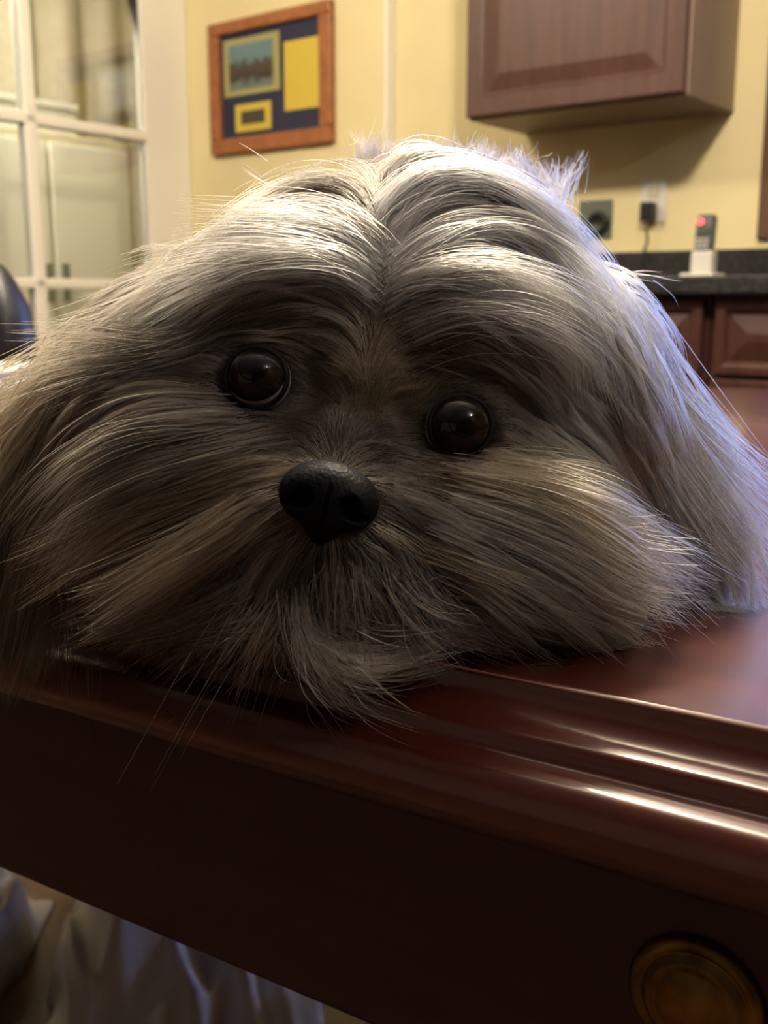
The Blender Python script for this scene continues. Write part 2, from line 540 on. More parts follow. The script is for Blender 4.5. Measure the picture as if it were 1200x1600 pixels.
# edge profile: (distance outward from the flat top's border, height)
prof_edge = prof = [(0, 0), (.0010, -.0004), (.0016, -.0014), (.0018, -.0030), (.0022, -.0060), (.0040, -.0090), (.0068, -.0108), (.0098, -.0113), (.0112, -.0122), (.0118, -.0142),
        (.0120, -.0168), (.0128, -.0176), (.0158, -.0179), (.0184, -.0185), (.0202, -.0198), (.0218, -.0222), (.0232, -.0256), (.0238, -.0286), (.0234, -.0322), (.0214, -.0358), (.0178, -.0392), (.0130, -.0420), (.0080, -.0440), (.0040, -.0452), (-.02, -.0455)]
bm = bmesh.new()
rings = []
for d, z in prof:
    rings.append([bm.verts.new(c) for c in ((TX0 - d, TY0 - d, TZ + z), (TX1 + d, TY0 - d, TZ + z), (TX1 + d, TY1 + d, TZ + z), (TX0 - d, TY1 + d, TZ + z))])
for a, b in zip(rings, rings[1:]):
    for k in range(4):
        bm.faces.new((a[k], a[(k + 1) % 4], b[(k + 1) % 4], b[k]))
bm.faces.new(rings[0])
bm.faces.new(rings[-1])
top = bm_obj('tabletop', bm, M['mahogany'], tb, smooth=True)
top.data.polygons[len(top.data.polygons) - 2].use_smooth = False
top.data.polygons[len(top.data.polygons) - 1].use_smooth = False
md = top.modifiers.new('split', 'EDGE_SPLIT')
md.split_angle = math.radians(42)
# frame under the top, drawers in the front, legs
box('apron', TX0 + .03, TX1 - .03, TY0 + .030, TY0 + .050, .63, .7145, M['mahogany_dark'], tb)
box('apron', TX0 + .03, TX1 - .03, TY1 - .05, TY1 - .03, .63, .7145, M['mahogany_dark'], tb)
box('apron', TX0 + .03, TX0 + .05, TY0 + .05, TY1 - .05, .63, .7145, M['mahogany_dark'], tb)
box('apron', TX1 - .05, TX1 - .03, TY0 + .05, TY1 - .05, .63, .7145, M['mahogany_dark'], tb)
for x in (TX0 + .02, TX1 - .09):
    for y in (TY0 + .012, TY1 - .082):
        bm = bmesh.new()
        rr = []
        for z, h in ((.7145, .035), (.60, .035), (.56, .033), (.0, .021)):
            rr.append([bm.verts.new((x + .035 + sx * h, y + .035 + sy * h, z)) for sx, sy in ((-1, -1), (1, -1), (1, 1), (-1, 1))])
        for a, b in zip(rr, rr[1:]):
            for k in range(4):
                bm.faces.new((a[k], a[(k + 1) % 4], b[(k + 1) % 4], b[k]))
        bm.faces.new(rr[0])
        bm.faces.new(rr[-1])
        bm_obj('leg', bm, M['mahogany_dark'], tb)
KN = (-.063, .675)      # knob seen in the photo
for x0, x1 in ((-.62, .494), (-1.365, -.64)):
    dw = box('drawer', x0, x1, TY0 + .010, TY0 + .030, .6235, .7140, M['mahogany_dark'], tb, .0025)
    kx = (x0 + x1) / 2
    bp = lathe('backplate', [(.001, 0), (.0182, 0), (.0186, .0012), (.0172, .0030), (.0155, .0034), (.0148, .0028), (.0140, .0030), (.0128, .0050), (.0112, .0056), (.0106, .0048), (.0096, .0052), (.006, .0066), (.001, .0068)],
               M['brass'], dw, (kx, TY0 + .010, KN[1]), 56, axis='Y')
    lathe('knob', [(.001, .0), (.0040, 0), (.0036, .008), (.0044, .011), (.0078, .0135), (.0086, .017), (.0074, .0205), (.004, .0222), (.001, .0225)], M['brass_dark'], bp, (kx, TY0 + .010 - .006, KN[1]), 36, axis='Y')

# things on the table at the far left
bk = thing('paper_stack', 'stack of white papers lying on the table left of the dog', 'papers', room(-1.03, .80, TZ, A_TAB), RT + .25)
for i in range(7):
    dx, dy = random.uniform(-.004, .004), random.uniform(-.004, .004)
    box('sheet', -.13 + dx, .045 + dx, -.07 + dy, .12 + dy, .0003 + i * .0032, .0030 + i * .0032, M['paper'], bk)
bag = thing('handbag', 'black leather bag standing on the table behind the white papers', 'bag', room(-1.325, .985, TZ + .0005, A_TAB), RT)
bm = bmesh.new()
rings = []
for (hx, hy, z) in ((.115, .035, 0), (.125, .045, .006), (.128, .050, .04), (.118, .046, .09), (.100, .034, .125), (.090, .020, .142), (.086, .012, .147)):
    ring = []
    for k in range(32):
        a = 2 * pi * k / 32
        c, s_ = math.cos(a), math.sin(a)
        ring.append(bm.verts.new((hx * math.copysign(abs(c) ** .6, c), hy * math.copysign(abs(s_) ** .7, s_), z)))
    rings.append(ring)
for a, b in zip(rings, rings[1:]):
    for k in range(32):
        bm.faces.new((a[k], a[(k + 1) % 32], b[(k + 1) % 32], b[k]))
bm.faces.new(rings[0])
bm.faces.new(rings[-1])
bm_obj('body', bm, M['leather'], bag, smooth=True)
tube('strap', [(-.07, 0, .140), (-.068, 0, .18), (-.04, 0, .215), (0, 0, .228), (.04, 0, .215), (.068, 0, .18), (.07, 0, .140)], .006, M['leather'], bag)

# crumpled laundry on the floor under the table


def crumple(name, label, mat_, loc, sx, sy, sz, seed, rz=0.0, fold=1.0, sharp=.5):
    r = np.random.default_rng(seed)
    n = 60
    bm = bmesh.new()
    ks = [(r.uniform(-1, 1, 2) * f, r.uniform(0, 6.28), a) for f, a in ((2.5, .40), (4, .30), (5.5, .16), (9, .05))]
    vv = []
    for j in range(n + 1):
        row = []
        for i in range(n + 1):
            u, v = 2 * i / n - 1, 2 * j / n - 1
            rr = (abs(u) ** 3 + abs(v) ** 3) ** (1 / 3)
            h = max(0.0, 1 - rr ** 2) ** .5 * .8
            f = 0.0
            for k, p0, a in ks:
                w = math.sin(k[0] * u + k[1] * v + p0 + 1.2 * math.sin(1.7 * u * k[1] + p0))
                f += a * (1 - 2 * abs(w) ** sharp)
            ang = .35 * f
            x = sx * (u * (1 + .12 * f) * math.cos(ang) - v * .15 * math.sin(ang))
            y = sy * (v * (1 + .12 * f) + .1 * math.sin(3 * u + f))
            row.append(bm.verts.new((x, y, max(.002, sz * (h + fold * .42 * f * min(1, h * 2 + .15))))))
        vv.append(row)
    for j in range(n):
        for i in range(n):
            bm.faces.new((vv[j][i], vv[j][i + 1], vv[j + 1][i + 1], vv[j + 1][i]))
    o = bm_obj(name, bm, mat_, None, loc, rz, smooth=True)
    md_ = o.modifiers.new('thickness', 'SOLIDIFY')
    md_.thickness = .002
    md_.offset = 1
    return o


tag(crumple('pillowcase', 'crumpled white cloth on the floor beneath the table drawer', M['cloth_white'], (-.25, 1.24, 0), .17, .20, .22, 5, .0, 1.0, 1.0), None or 'crumpled white cloth on the floor beneath the table drawer', 'cloth')
tag(crumple('towel', 'slate grey crumpled cloth on the floor left of the white cloth', M['cloth_grey'], (-.59, 1.19, 0), .115, .20, .20, 9, .0, 1.2, .8), 'slate grey crumpled cloth on the floor left of the white cloth', 'cloth')
tag(crumple('shirt', 'grey bunched cloth on the floor nearest the camera', M['cloth_grey'], (.09, 1.10, 0), .10, .12, .13, 21, .9, 1.2, .8), 'grey bunched cloth on the floor nearest the camera', 'cloth')

# ------------------------------------------------------------------ dog
# A lying long-haired dog: one continuous body surface (smooth union of ellipsoids, meshed),
# eyes, nose and lids as parts, and a coat of real strands combed along guide lines.
CF = np.array([0, math.cos(PITCH), -math.sin(PITCH)])
CU = np.array([0, math.sin(PITCH), math.cos(PITCH)])
CR = np.array([1.0, 0, 0])
CC = np.array([0, 0, CZ])


def ray(x, y):
    return CR * (x - 600) / FPX + CU * (800 - y) / FPX + CF


def P(x, y, d):
    return CC + ray(x, y) * d


def axes(roll):
    r = math.radians(roll)
    return np.stack([CR * math.cos(r) - CU * math.sin(r), CU * math.cos(r) + CR * math.sin(r), -CF])


HEADT = 14.0
PR = []     # (region, centre, axes, radii, blend)


def ell(reg, x, y, d, r, roll=HEADT, k=.010):
    PR.append((reg, P(x, y, d), axes(roll), np.array(r) / 1000.0, k))


def ellw(reg, c, r, k=.02, rot=None):
    PR.append((reg, np.array(c), np.eye(3) if rot is None else rot, np.array(r) / 1000.0, k))


ell('head', 630, 502, .356, (55, 44, 52), 4)
ell('head', 452, 462, .322, (27, 17, 20), k=.012)
ell('head', 742, 515, .320, (29, 18, 20), k=.012)
ell('head', 572, 600, .317, (15, 18, 15), k=.010)
ell('head', 403, 592, .317, (16, 16, 13), k=.008)
ell('head', 717, 668, .313, (16, 16, 13), k=.008)
ell('head', 532, 715, .300, (15, 14, 15), k=.008)
ell('head', 518, 815, .290, (27, 19, 21), k=.009)
ell('head', 345, 740, .322, (40, 30, 30), k=.014)
ell('head', 755, 805, .316, (42, 25, 28), k=.014)
ell('head', 310, 865, .332, (42, 20, 26), k=.014)
ell('head', 740, 895, .318, (48, 14, 26), k=.014)
ell('head', 510, 930, .296, (30, 11, 18), k=.010)
ell('head', 268, 610, .350, (30, 40, 34), k=.016)
ell('head', 866, 655, .350, (32, 48, 34), k=.016)
ell('ear_l', 70, 755, .348, (17, 50, 11), 20, k=.010)
ell('ear_r', 985, 705, .360, (20, 54, 11), -24, k=.010)
ell('head', 610, 640, .425, (75, 55, 65), 0, k=.03)
ellw('body', (.022, .595, .846), (70, 175, 84), .03)
ellw('body', (.035, .735, .835), (86, 95, 76), .03)
ellw('body', (-.060, .735, .800), (42, 80, 42), .02)
ellw('body', (.125, .735, .800), (42, 80, 42), .02)
ellw('body', (-.048, .470, .779), (24, 85, 17), .012)
ellw('body', (.115, .470, .779), (24, 85, 17), .012)
ellw('body', (.085, .825, .860), (30, 60, 26), .02)
REG = ['head', 'ear_l', 'ear_r', 'body']
PRI = np.array([REG.index(p[0]) for p in PR])

EYE = [P(403, 592, .3035), P(717, 667, .2995)]
ER = .0096
HA = axes(HEADT)
NOSE = P(514, 776, .2675)
CT, ST = math.cos(A_TAB), math.sin(A_TAB)


def tab_t(p):
    return p[..., 0] * ST + p[..., 1] * CT


def prim(p, i):
    _, c, ax, r, _k = PR[i]
    q = (p - c.astype(np.float32)) @ ax.T.astype(np.float32)
    a = q / r.astype(np.float32)
    k0 = np.sqrt((a * a).sum(-1)) + 1e-9
    b = a / r.astype(np.float32)
    k1 = np.sqrt((b * b).sum(-1)) + 1e-9
    return k0 * (k0 - 1) / k1


def smin(a, b, k):
    h = np.maximum(k - np.abs(a - b), 0) / k
    return np.minimum(a, b) - h * h * k * .25


def sdf(p, only=None, eyes=True):
    p = np.asarray(p, dtype=np.float32)
    d = None
    e = None
    for i, pr in enumerate(PR):
        if only is not None and pr[0] != only:
            continue
        v = prim(p, i)
        if pr[0].startswith('ear') and only is None:
            e = v if e is None else np.minimum(e, v)
            continue
        d = v if d is None else smin(d, v, pr[4])
    if only is None:
        # the belly and chin rest on the flat of the table
        on = tab_t(p) > .249
        d = np.where(on, np.maximum(d, .7615 - p[..., 2]), d)
        d = smin(d, e, .008)
        if eyes:
            for c in EYE:
                s_ = np.sqrt(((p - c.astype(np.float32)) ** 2).sum(-1)) - (ER + .0006)
                d = -smin(-d, s_, .002)
    return d


def surface_nets(fn, lo, hi, h, project=True):
    lo = np.array(lo, float)
    n = np.ceil((np.array(hi) - lo) / h).astype(int) + 1
    ax = [lo[i] + h * np.arange(n[i]) for i in range(3)]
    # coarse pass first, the fine grid is evaluated only near the surface
    m2 = (n + 1) // 2 + 1
    cx = np.stack(np.meshgrid(*[lo[i] + 2 * h * np.arange(m2[i]) for i in range(3)], indexing='ij'), -1).reshape(-1, 3)
    cv_ = np.concatenate([fn(cx[a:a + 60000]) for a in range(0, len(cx), 60000)]).reshape(m2).astype(np.float32)
    val = cv_
    for k in range(3):
        sh = list(val.shape)
        sh[k] = 2 * sh[k] - 1
        up = np.empty(sh, np.float32)
        s_e, s_o, a0, a1 = [[slice(None)] * 3 for _ in range(4)]
        s_e[k], s_o[k], a0[k], a1[k] = slice(0, None, 2), slice(1, None, 2), slice(0, -1), slice(1, None)
        up[tuple(s_e)] = val
        up[tuple(s_o)] = .5 * (val[tuple(a0)] + val[tuple(a1)])
        val = up
    val = np.ascontiguousarray(val[:n[0], :n[1], :n[2]])
    nr = np.argwhere(np.abs(val) < 3.0 * h)
    for a in range(0, len(nr), 60000):
        b = nr[a:a + 60000]
        val[tuple(b.T)] = fn(lo + h * b)
    ins = val < 0
    c = [ins[a:n[0] - 1 + a, b:n[1] - 1 + b, e:n[2] - 1 + e] for a in (0, 1) for b in (0, 1) for e in (0, 1)]
    cnt = sum(x.astype(np.int8) for x in c)
    act = (cnt > 0) & (cnt < 8)
    ii = np.argwhere(act)
    idx = np.full(act.shape, -1, np.int64)
    idx[act] = np.arange(len(ii))
    acc = np.zeros((len(ii), 3))
    num = np.zeros(len(ii))
    off = [np.array((a, b, e)) for a in (0, 1) for b in (0, 1) for e in (0, 1)]
    for a in range(8):
        for b in range(a + 1, 8):
            if np.abs(off[a] - off[b]).sum() != 1:
                continue
            va = val[tuple((ii + off[a]).T)]
            vb = val[tuple((ii + off[b]).T)]
            x = (va < 0) != (vb < 0)
            t = np.where(x, va / np.where(va == vb, 1, va - vb), 0)
            acc += np.where(x[:, None], off[a] + t[:, None] * (off[b] - off[a]), 0)
            num += x
    V = lo + h * (ii + acc / num[:, None])
    Q = []
    for d in range(3):
        e1, e2 = (d + 1) % 3, (d + 2) % 3
        sl = [slice(None)] * 3
        s0, s1 = list(sl), list(sl)
        s0[d], s1[d] = slice(0, -1), slice(1, None)
        cr_ = np.argwhere(ins[tuple(s0)] != ins[tuple(s1)])
        ok = (cr_[:, e1] > 0) & (cr_[:, e2] > 0) & (cr_[:, e1] < n[e1] - 1) & (cr_[:, e2] < n[e2] - 1)
        cr_ = cr_[ok]
        u1, u2 = np.zeros(3, int), np.zeros(3, int)
        u1[e1] = 1
        u2[e2] = 1
        q = np.stack([idx[tuple((cr_ - u1 - u2).T)], idx[tuple((cr_ - u2).T)], idx[tuple(cr_.T)], idx[tuple((cr_ - u1).T)]], 1)
        flip = ~ins[tuple(cr_.T)]
        q[flip] = q[flip][:, ::-1]
        Q.append(q)
    Q = np.concatenate(Q)
    if project:
        for _ in range(3):
            g_ = grad(fn, V)
            V = V - g_ * fn(V)[:, None] * .7
    return V, Q, (lo, h, val)


def grad(fn, p, e=.0006):
    g_ = np.zeros(p.shape)
    for s_ in ((1, -1, -1), (-1, -1, 1), (-1, 1, -1), (1, 1, 1)):
        s_ = np.array(s_, float)
        g_ += fn(p + e * s_)[..., None] * s_
    return g_ / (np.linalg.norm(g_, axis=-1, keepdims=True) + 1e-12)


LO, HI, GH = (-.20, .235, .665), (.225, .915, .955), .003
V, Q, (glo, gh, gval) = surface_nets(sdf, LO, HI, GH)
tri = np.concatenate([Q[:, [0, 1, 2]], Q[:, [0, 2, 3]]])

# ---- guides: lines the coat is combed along, drawn over the front of the head
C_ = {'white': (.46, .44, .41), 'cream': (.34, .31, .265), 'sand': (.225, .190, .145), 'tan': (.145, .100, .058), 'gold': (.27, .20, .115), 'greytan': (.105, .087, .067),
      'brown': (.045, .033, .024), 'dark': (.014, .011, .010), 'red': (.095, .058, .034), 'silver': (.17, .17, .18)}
GD = {r: [] for r in REG}


def trace(pts, reg, eyes=False):
    """where the sight lines meet the surface of that region"""
    dirs = np.array([ray(*q) for q in pts])
    t = np.full(len(pts), .235)
    only = None if reg in ('head', 'body') else reg
    f = (lambda p: sdf(p, only, False))
    best = np.full(len(pts), 9.0)
    bt = t.copy()
    for _ in range(90):
        d = f(CC + dirs * t[:, None])
        up = d < best
        best = np.where(up, d, best)
        bt = np.where(up, t, bt)
        t = t + np.maximum(d * .8, .00003)
        t = np.minimum(t, .55)
    return CC + dirs * bt[:, None], best < .012


GL = []


def guide(reg, pts, length, col, h=3.0, lift=.12):
    pts = np.array(pts, float)
    seg = np.linalg.norm(np.diff(pts, axis=0), axis=1)
    cum = np.concatenate([[0], np.cumsum(seg)])
    n = max(2, int(cum[-1] / 38) + 1)
    u = np.linspace(0, cum[-1], n)
    GL.append((reg, np.stack([np.interp(u, cum, pts[:, k]) for k in range(2)], 1), length, col, h, lift))


def lay_guides():
    for reg in REG:
        mine = [q for q in GL if q[0] == reg]
        if not mine:
            continue
        p3a, oka = trace(np.concatenate([q[1] for q in mine]), reg)
        o_ = 0
        for (_r, rs_, length, col, h, lift) in mine:
            n = len(rs_)
            p3, ok = p3a[o_:o_ + n], oka[o_:o_ + n]
            o_ += n
            cols = col if isinstance(col, (list, tuple)) else [col]
            for i in range(n):
                j0, j1 = (i, i + 1) if i < n - 1 else (i - 1, i)
                d = p3[j1] - p3[j0]
                if not ok[i] or np.linalg.norm(d) < 1e-6 or np.linalg.norm(d) > .03 or p3[i][1] > .44:
                    continue
                fr_ = i / max(1, n - 1)
                cc = C_[cols[min(len(cols) - 1, int(fr_ * len(cols)))]]
                ln = length if not isinstance(length, (list, tuple)) else length[0] + (length[1] - length[0]) * fr_
                GD[reg].append((p3[i], d / np.linalg.norm(d), ln / 1000, cc, h / 1000, lift))


H = 'head'
# forehead, image left of the parting
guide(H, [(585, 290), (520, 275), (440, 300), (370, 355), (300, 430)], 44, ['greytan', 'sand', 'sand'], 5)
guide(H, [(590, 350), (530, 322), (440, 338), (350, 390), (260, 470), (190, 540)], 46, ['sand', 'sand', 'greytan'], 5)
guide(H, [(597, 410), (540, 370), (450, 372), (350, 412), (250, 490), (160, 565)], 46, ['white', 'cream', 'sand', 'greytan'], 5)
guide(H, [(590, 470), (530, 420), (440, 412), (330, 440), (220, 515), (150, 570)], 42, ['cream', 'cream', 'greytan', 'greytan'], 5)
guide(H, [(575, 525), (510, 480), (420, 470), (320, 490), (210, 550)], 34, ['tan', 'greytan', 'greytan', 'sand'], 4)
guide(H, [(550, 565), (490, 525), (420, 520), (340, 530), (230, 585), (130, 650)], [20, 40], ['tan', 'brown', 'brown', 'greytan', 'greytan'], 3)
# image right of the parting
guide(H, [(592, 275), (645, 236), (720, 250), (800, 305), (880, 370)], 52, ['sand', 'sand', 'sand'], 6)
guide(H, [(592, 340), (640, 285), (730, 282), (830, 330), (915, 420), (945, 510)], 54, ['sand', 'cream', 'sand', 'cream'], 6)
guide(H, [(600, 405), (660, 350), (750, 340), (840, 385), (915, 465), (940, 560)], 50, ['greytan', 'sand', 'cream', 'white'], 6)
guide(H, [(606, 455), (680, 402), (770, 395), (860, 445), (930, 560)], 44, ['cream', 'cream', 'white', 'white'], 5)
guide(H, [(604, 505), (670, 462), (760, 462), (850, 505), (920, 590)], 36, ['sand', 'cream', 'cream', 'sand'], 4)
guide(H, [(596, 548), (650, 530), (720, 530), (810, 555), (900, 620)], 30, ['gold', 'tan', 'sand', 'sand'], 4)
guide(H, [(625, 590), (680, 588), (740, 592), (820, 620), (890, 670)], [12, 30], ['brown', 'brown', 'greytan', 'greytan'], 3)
# stop and between the eyes
guide(H, [(575, 640), (577, 590), (590, 545)], 13, ['tan', 'gold'], 4, .35)
guide(H, [(545, 620), (520, 585), (490, 555)], 12, ['tan', 'tan'], 3, .3)
guide(H, [(610, 640), (640, 610), (670, 590)], 13, ['gold', 'tan'], 4, .35)
guide(H, [(530, 700), (540, 668), (560, 645)], 8, ['dark', 'brown'], 2, .3)
guide(H, [(495, 705), (462, 680), (440, 665)], 10, ['dark', 'brown'], 2, .25)
guide(H, [(575, 710), (610, 690), (640, 690)], 10, ['dark', 'dark'], 2, .25)
# round the eyes
guide(H, [(455, 590), (450, 560), (420, 540)], 7, 'dark', 2, .2)
guide(H, [(455, 620), (440, 650), (400, 660)], 8, 'dark', 2, .2)
guide(H, [(350, 610), (330, 600), (300, 600)], 11, 'brown', 2, .2)
guide(H, [(350, 570), (330, 560), (300, 560)], 11, 'brown', 2, .2)
guide(H, [(660, 640), (680, 615), (720, 605)], 8, 'dark', 2, .2)
guide(H, [(655, 690), (665, 720), (700, 735)], 9, ['dark', 'brown'], 2, .2)
guide(H, [(770, 650), (800, 650), (830, 655)], 11, 'brown', 2, .2)
guide(H, [(770, 690), (790, 710), (830, 725)], 11, 'brown', 2, .2)
# cheek, image left
guide(H, [(440, 670), (380, 685), (300, 680), (220, 690), (130, 730), (80, 800)], [14, 50], ['brown', 'greytan', 'sand', 'sand'], 4)
guide(H, [(330, 630), (260, 630), (180, 665), (110, 740), (80, 830)], 44, ['greytan', 'greytan', 'tan'], 5)
guide(H, [(300, 570), (220, 590), (150, 640), (90, 720)], 40, ['greytan', 'tan'], 5)
guide(H, [(440, 715), (350, 735), (250, 755), (150, 805), (70, 880)], [18, 48], ['greytan', 'tan', 'sand', 'sand'], 5)
guide(H, [(430, 760), (350, 795), (250, 835), (150, 890), (90, 930)], [22, 45], ['greytan', 'tan', 'tan'], 5)
guide(H, [(425, 810), (360, 860), (280, 910), (190, 960)], 36, ['brown', 'tan', 'greytan'], 5)
guide(H, [(430, 860), (370, 910), (300, 960), (220, 1000)], 34, ['brown', 'brown'], 5)
# moustache, image left
guide(H, [(445, 775), (405, 805), (360, 860), (330, 920)], [16, 28], ['gold', 'greytan'], 5, .3)
guide(H, [(470, 830), (430, 865), (390, 925), (360, 990)], [16, 28], ['greytan', 'gold', 'brown'], 5, .3)
guide(H, [(490, 870), (460, 905), (430, 960), (420, 1010)], 24, ['brown', 'dark', 'greytan'], 4, .25)
# moustache, image right
guide(H, [(600, 780), (650, 810), (720, 855), (800, 900)], [14, 34], ['dark', 'brown', 'greytan'], 5, .3)
guide(H, [(570, 830), (610, 860), (650, 905), (700, 940)], [16, 32], ['brown', 'brown'], 5, .3)
guide(H, [(530, 860), (560, 895), (585, 935), (600, 980)], 26, ['brown', 'dark'], 5, .3)
guide(H, [(620, 850), (700, 890), (790, 925), (880, 955)], 34, ['dark', 'brown', 'greytan'], 4)
# chin
guide(H, [(500, 890), (500, 930), (505, 975)], 24, ['dark', 'greytan', 'sand'], 4)
guide(H, [(460, 920), (440, 960), (420, 990)], 24, ['dark', 'brown'], 4)
guide(H, [(550, 930), (580, 960), (620, 985)], 24, ['dark', 'brown'], 4)
# cheek, image right
guide(H, [(640, 745), (720, 768), (820, 800), (920, 840), (1000, 890)], [14, 45], ['brown', 'tan', 'sand', 'sand'], 5)
guide(H, [(690, 735), (780, 750), (880, 785), (970, 845), (1040, 905)], [16, 45], ['tan', 'gold', 'gold', 'gold', 'sand'], 5)
guide(H, [(790, 705), (850, 720), (910, 755), (980, 830)], [24, 40], ['greytan', 'tan', 'gold'], 5)
guide(H, [(830, 650), (880, 690), (930, 750), (980, 830)], 38, ['sand', 'sand', 'sand'], 5)
guide(H, [(640, 800), (720, 840), (820, 880), (920, 925), (1000, 930)], [20, 44], ['brown', 'tan', 'sand'], 5)
guide(H, [(700, 850), (780, 890), (860, 925), (940, 965)], 40, ['greytan', 'tan', 'sand'], 5)
# ears
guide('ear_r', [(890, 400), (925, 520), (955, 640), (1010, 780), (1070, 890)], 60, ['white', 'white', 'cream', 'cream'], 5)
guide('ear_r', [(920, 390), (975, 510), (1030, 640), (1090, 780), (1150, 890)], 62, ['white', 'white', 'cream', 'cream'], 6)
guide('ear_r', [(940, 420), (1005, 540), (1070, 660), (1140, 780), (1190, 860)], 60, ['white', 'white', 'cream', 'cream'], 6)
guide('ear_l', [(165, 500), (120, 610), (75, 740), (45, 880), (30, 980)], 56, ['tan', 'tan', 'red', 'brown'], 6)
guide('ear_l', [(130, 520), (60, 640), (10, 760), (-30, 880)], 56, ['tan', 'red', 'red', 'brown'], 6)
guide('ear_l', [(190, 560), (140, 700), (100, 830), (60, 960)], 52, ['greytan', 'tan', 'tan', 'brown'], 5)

lay_guides()
# back of head and body: combed backwards and down the flanks
tc_ = V[tri].mean(1)
tn_ = np.cross(V[tri[:, 1]] - V[tri[:, 0]], V[tri[:, 2]] - V[tri[:, 0]])
ta_ = np.linalg.norm(tn_, axis=1)
tn_ = tn_ / (ta_[:, None] + 1e-15)
if (tn_ * grad(sdf, tc_)).sum(1).mean() < 0:
    tn_ = -tn_
    Q = Q[:, ::-1]
dist_ = np.stack([prim(tc_, i) for i in range(len(PR))], 1)
treg = PRI[dist_.argmin(1)]
view_ = CC - tc_
view_ /= np.linalg.norm(view_, axis=1, keepdims=True)
front = (tn_ * view_).sum(1)
for reg, nsel, fmax in (('head', 160, -.05), ('body', 160, 2.0), ('ear_l', 40, -.25), ('ear_r', 40, -.25)):
    ok = np.flatnonzero((treg == REG.index(reg)) & (front < fmax))
    if reg == 'body':
        ok = np.flatnonzero((treg == REG.index(reg)) & (tc_[:, 1] > .40))
    sel = rng.choice(ok, min(nsel, len(ok)), replace=False)
    for i in sel:
        n_ = tn_[i]
        if reg.startswith('ear'):
            d = -PR[[q for q in range(len(PR)) if PR[q][0] == reg][0]][2][1] + .2 * n_
        else:
            side = np.sign(tc_[i, 0] - .035) * np.array([.35, 0, 0])
            d = np.array([0, .8, -.45]) + side
        d = d - n_ * d.dot(n_)
        cc = C_['greytan'] if reg != 'ear_l' else C_['tan']
        if reg == 'body' and tc_[i, 2] > .85:
            cc = C_['greytan']
        GD[reg].append((tc_[i], d / (np.linalg.norm(d) + 1e-9), .045 if reg == 'body' else .040, cc, .008, .45 if reg == 'body' else .2))

def lookup(grid, lo, h, p):
    n = np.array(grid.shape[:3])
    q = np.clip((p - lo) / h, 0, n - 1.001)
    i = q.astype(int)
    f = (q - i).astype(np.float32)
    r_ = 0
    for a in (0, 1):
        for b in (0, 1):
            for c in (0, 1):
                w = (f[:, 0] if a else 1 - f[:, 0]) * (f[:, 1] if b else 1 - f[:, 1]) * (f[:, 2] if c else 1 - f[:, 2])
                v = grid[i[:, 0] + a, i[:, 1] + b, i[:, 2] + c]
                r_ = r_ + (w[:, None] * v if v.ndim == 2 else w * v)
    return r_


# ---- fields on a grid so that strands can look them up
FH = .005
flo = np.array(LO)
fn_ = np.ceil((np.array(HI) - flo) / FH).astype(int) + 1
FG = np.stack(np.meshgrid(*[flo[i] + FH * np.arange(fn_[i]) for i in range(3)], indexing='ij'), -1).reshape(-1, 3).astype(np.float32)
sfg = lookup(gval, glo, gh, FG)
near_ = (sfg < .040) & (sfg > -.012)
FIELD = {}
for r in REG:
    G = GD[r]
    gp = np.array([q[0] for q in G], np.float32)
    ga = np.concatenate([np.array([q[1] for q in G]), np.array([[q[2]] for q in G]), np.array([q[3] for q in G]), np.array([[q[4], q[5]] for q in G])], 1).astype(np.float32)
    res = np.zeros((len(FG), 9), np.float32)
    ids = np.flatnonzero(near_)
    for a in range(0, len(ids), 20000):
        s_ = ids[a:a + 20000]
        d2 = (FG[s_] ** 2).sum(1)[:, None] + (gp ** 2).sum(1)[None] - 2 * FG[s_] @ gp.T
        d2 = np.maximum(d2, 0)
        w = d2 + .0045 ** 2
        w = 1.0 / (w * w)
        w /= w.sum(1, keepdims=True)
        res[s_] = w @ ga
    FIELD[r] = res.reshape(*fn_, 9)
ggrad = np.stack(np.gradient(gval, gh), -1).astype(np.float32)


def unit(v):
    return v / (np.linalg.norm(v, axis=-1, keepdims=True) + 1e-9)


# table edge as a collision profile: height of wood under a point
pz = np.array([(TY0 - d, TZ + z) for d, z in prof_edge][:16])[::-1]


def table_z(p):
    t = tab_t(p)
    z = np.interp(t, pz[:, 0], pz[:, 1])
    return np.where(t < pz[0, 0], -9, z)


K = 13          # points on a strand
GRAV = np.array([0, 0, -1.0])


def spin(v, n_, a):
    return v * np.cos(a)[:, None] + np.cross(n_, v) * np.sin(a)[:, None]


def patches(p, per):
    from mathutils.kdtree import KDTree
    m_ = max(3, len(p) // per)
    kd = KDTree(m_)
    for j, c in enumerate(rng.choice(len(p), m_, replace=False)):
        kd.insert(p[c], j)
    kd.balance()
    jit = p + rng.normal(0, .0009, p.shape)
    return np.array([kd.find(q)[1] for q in jit]), m_


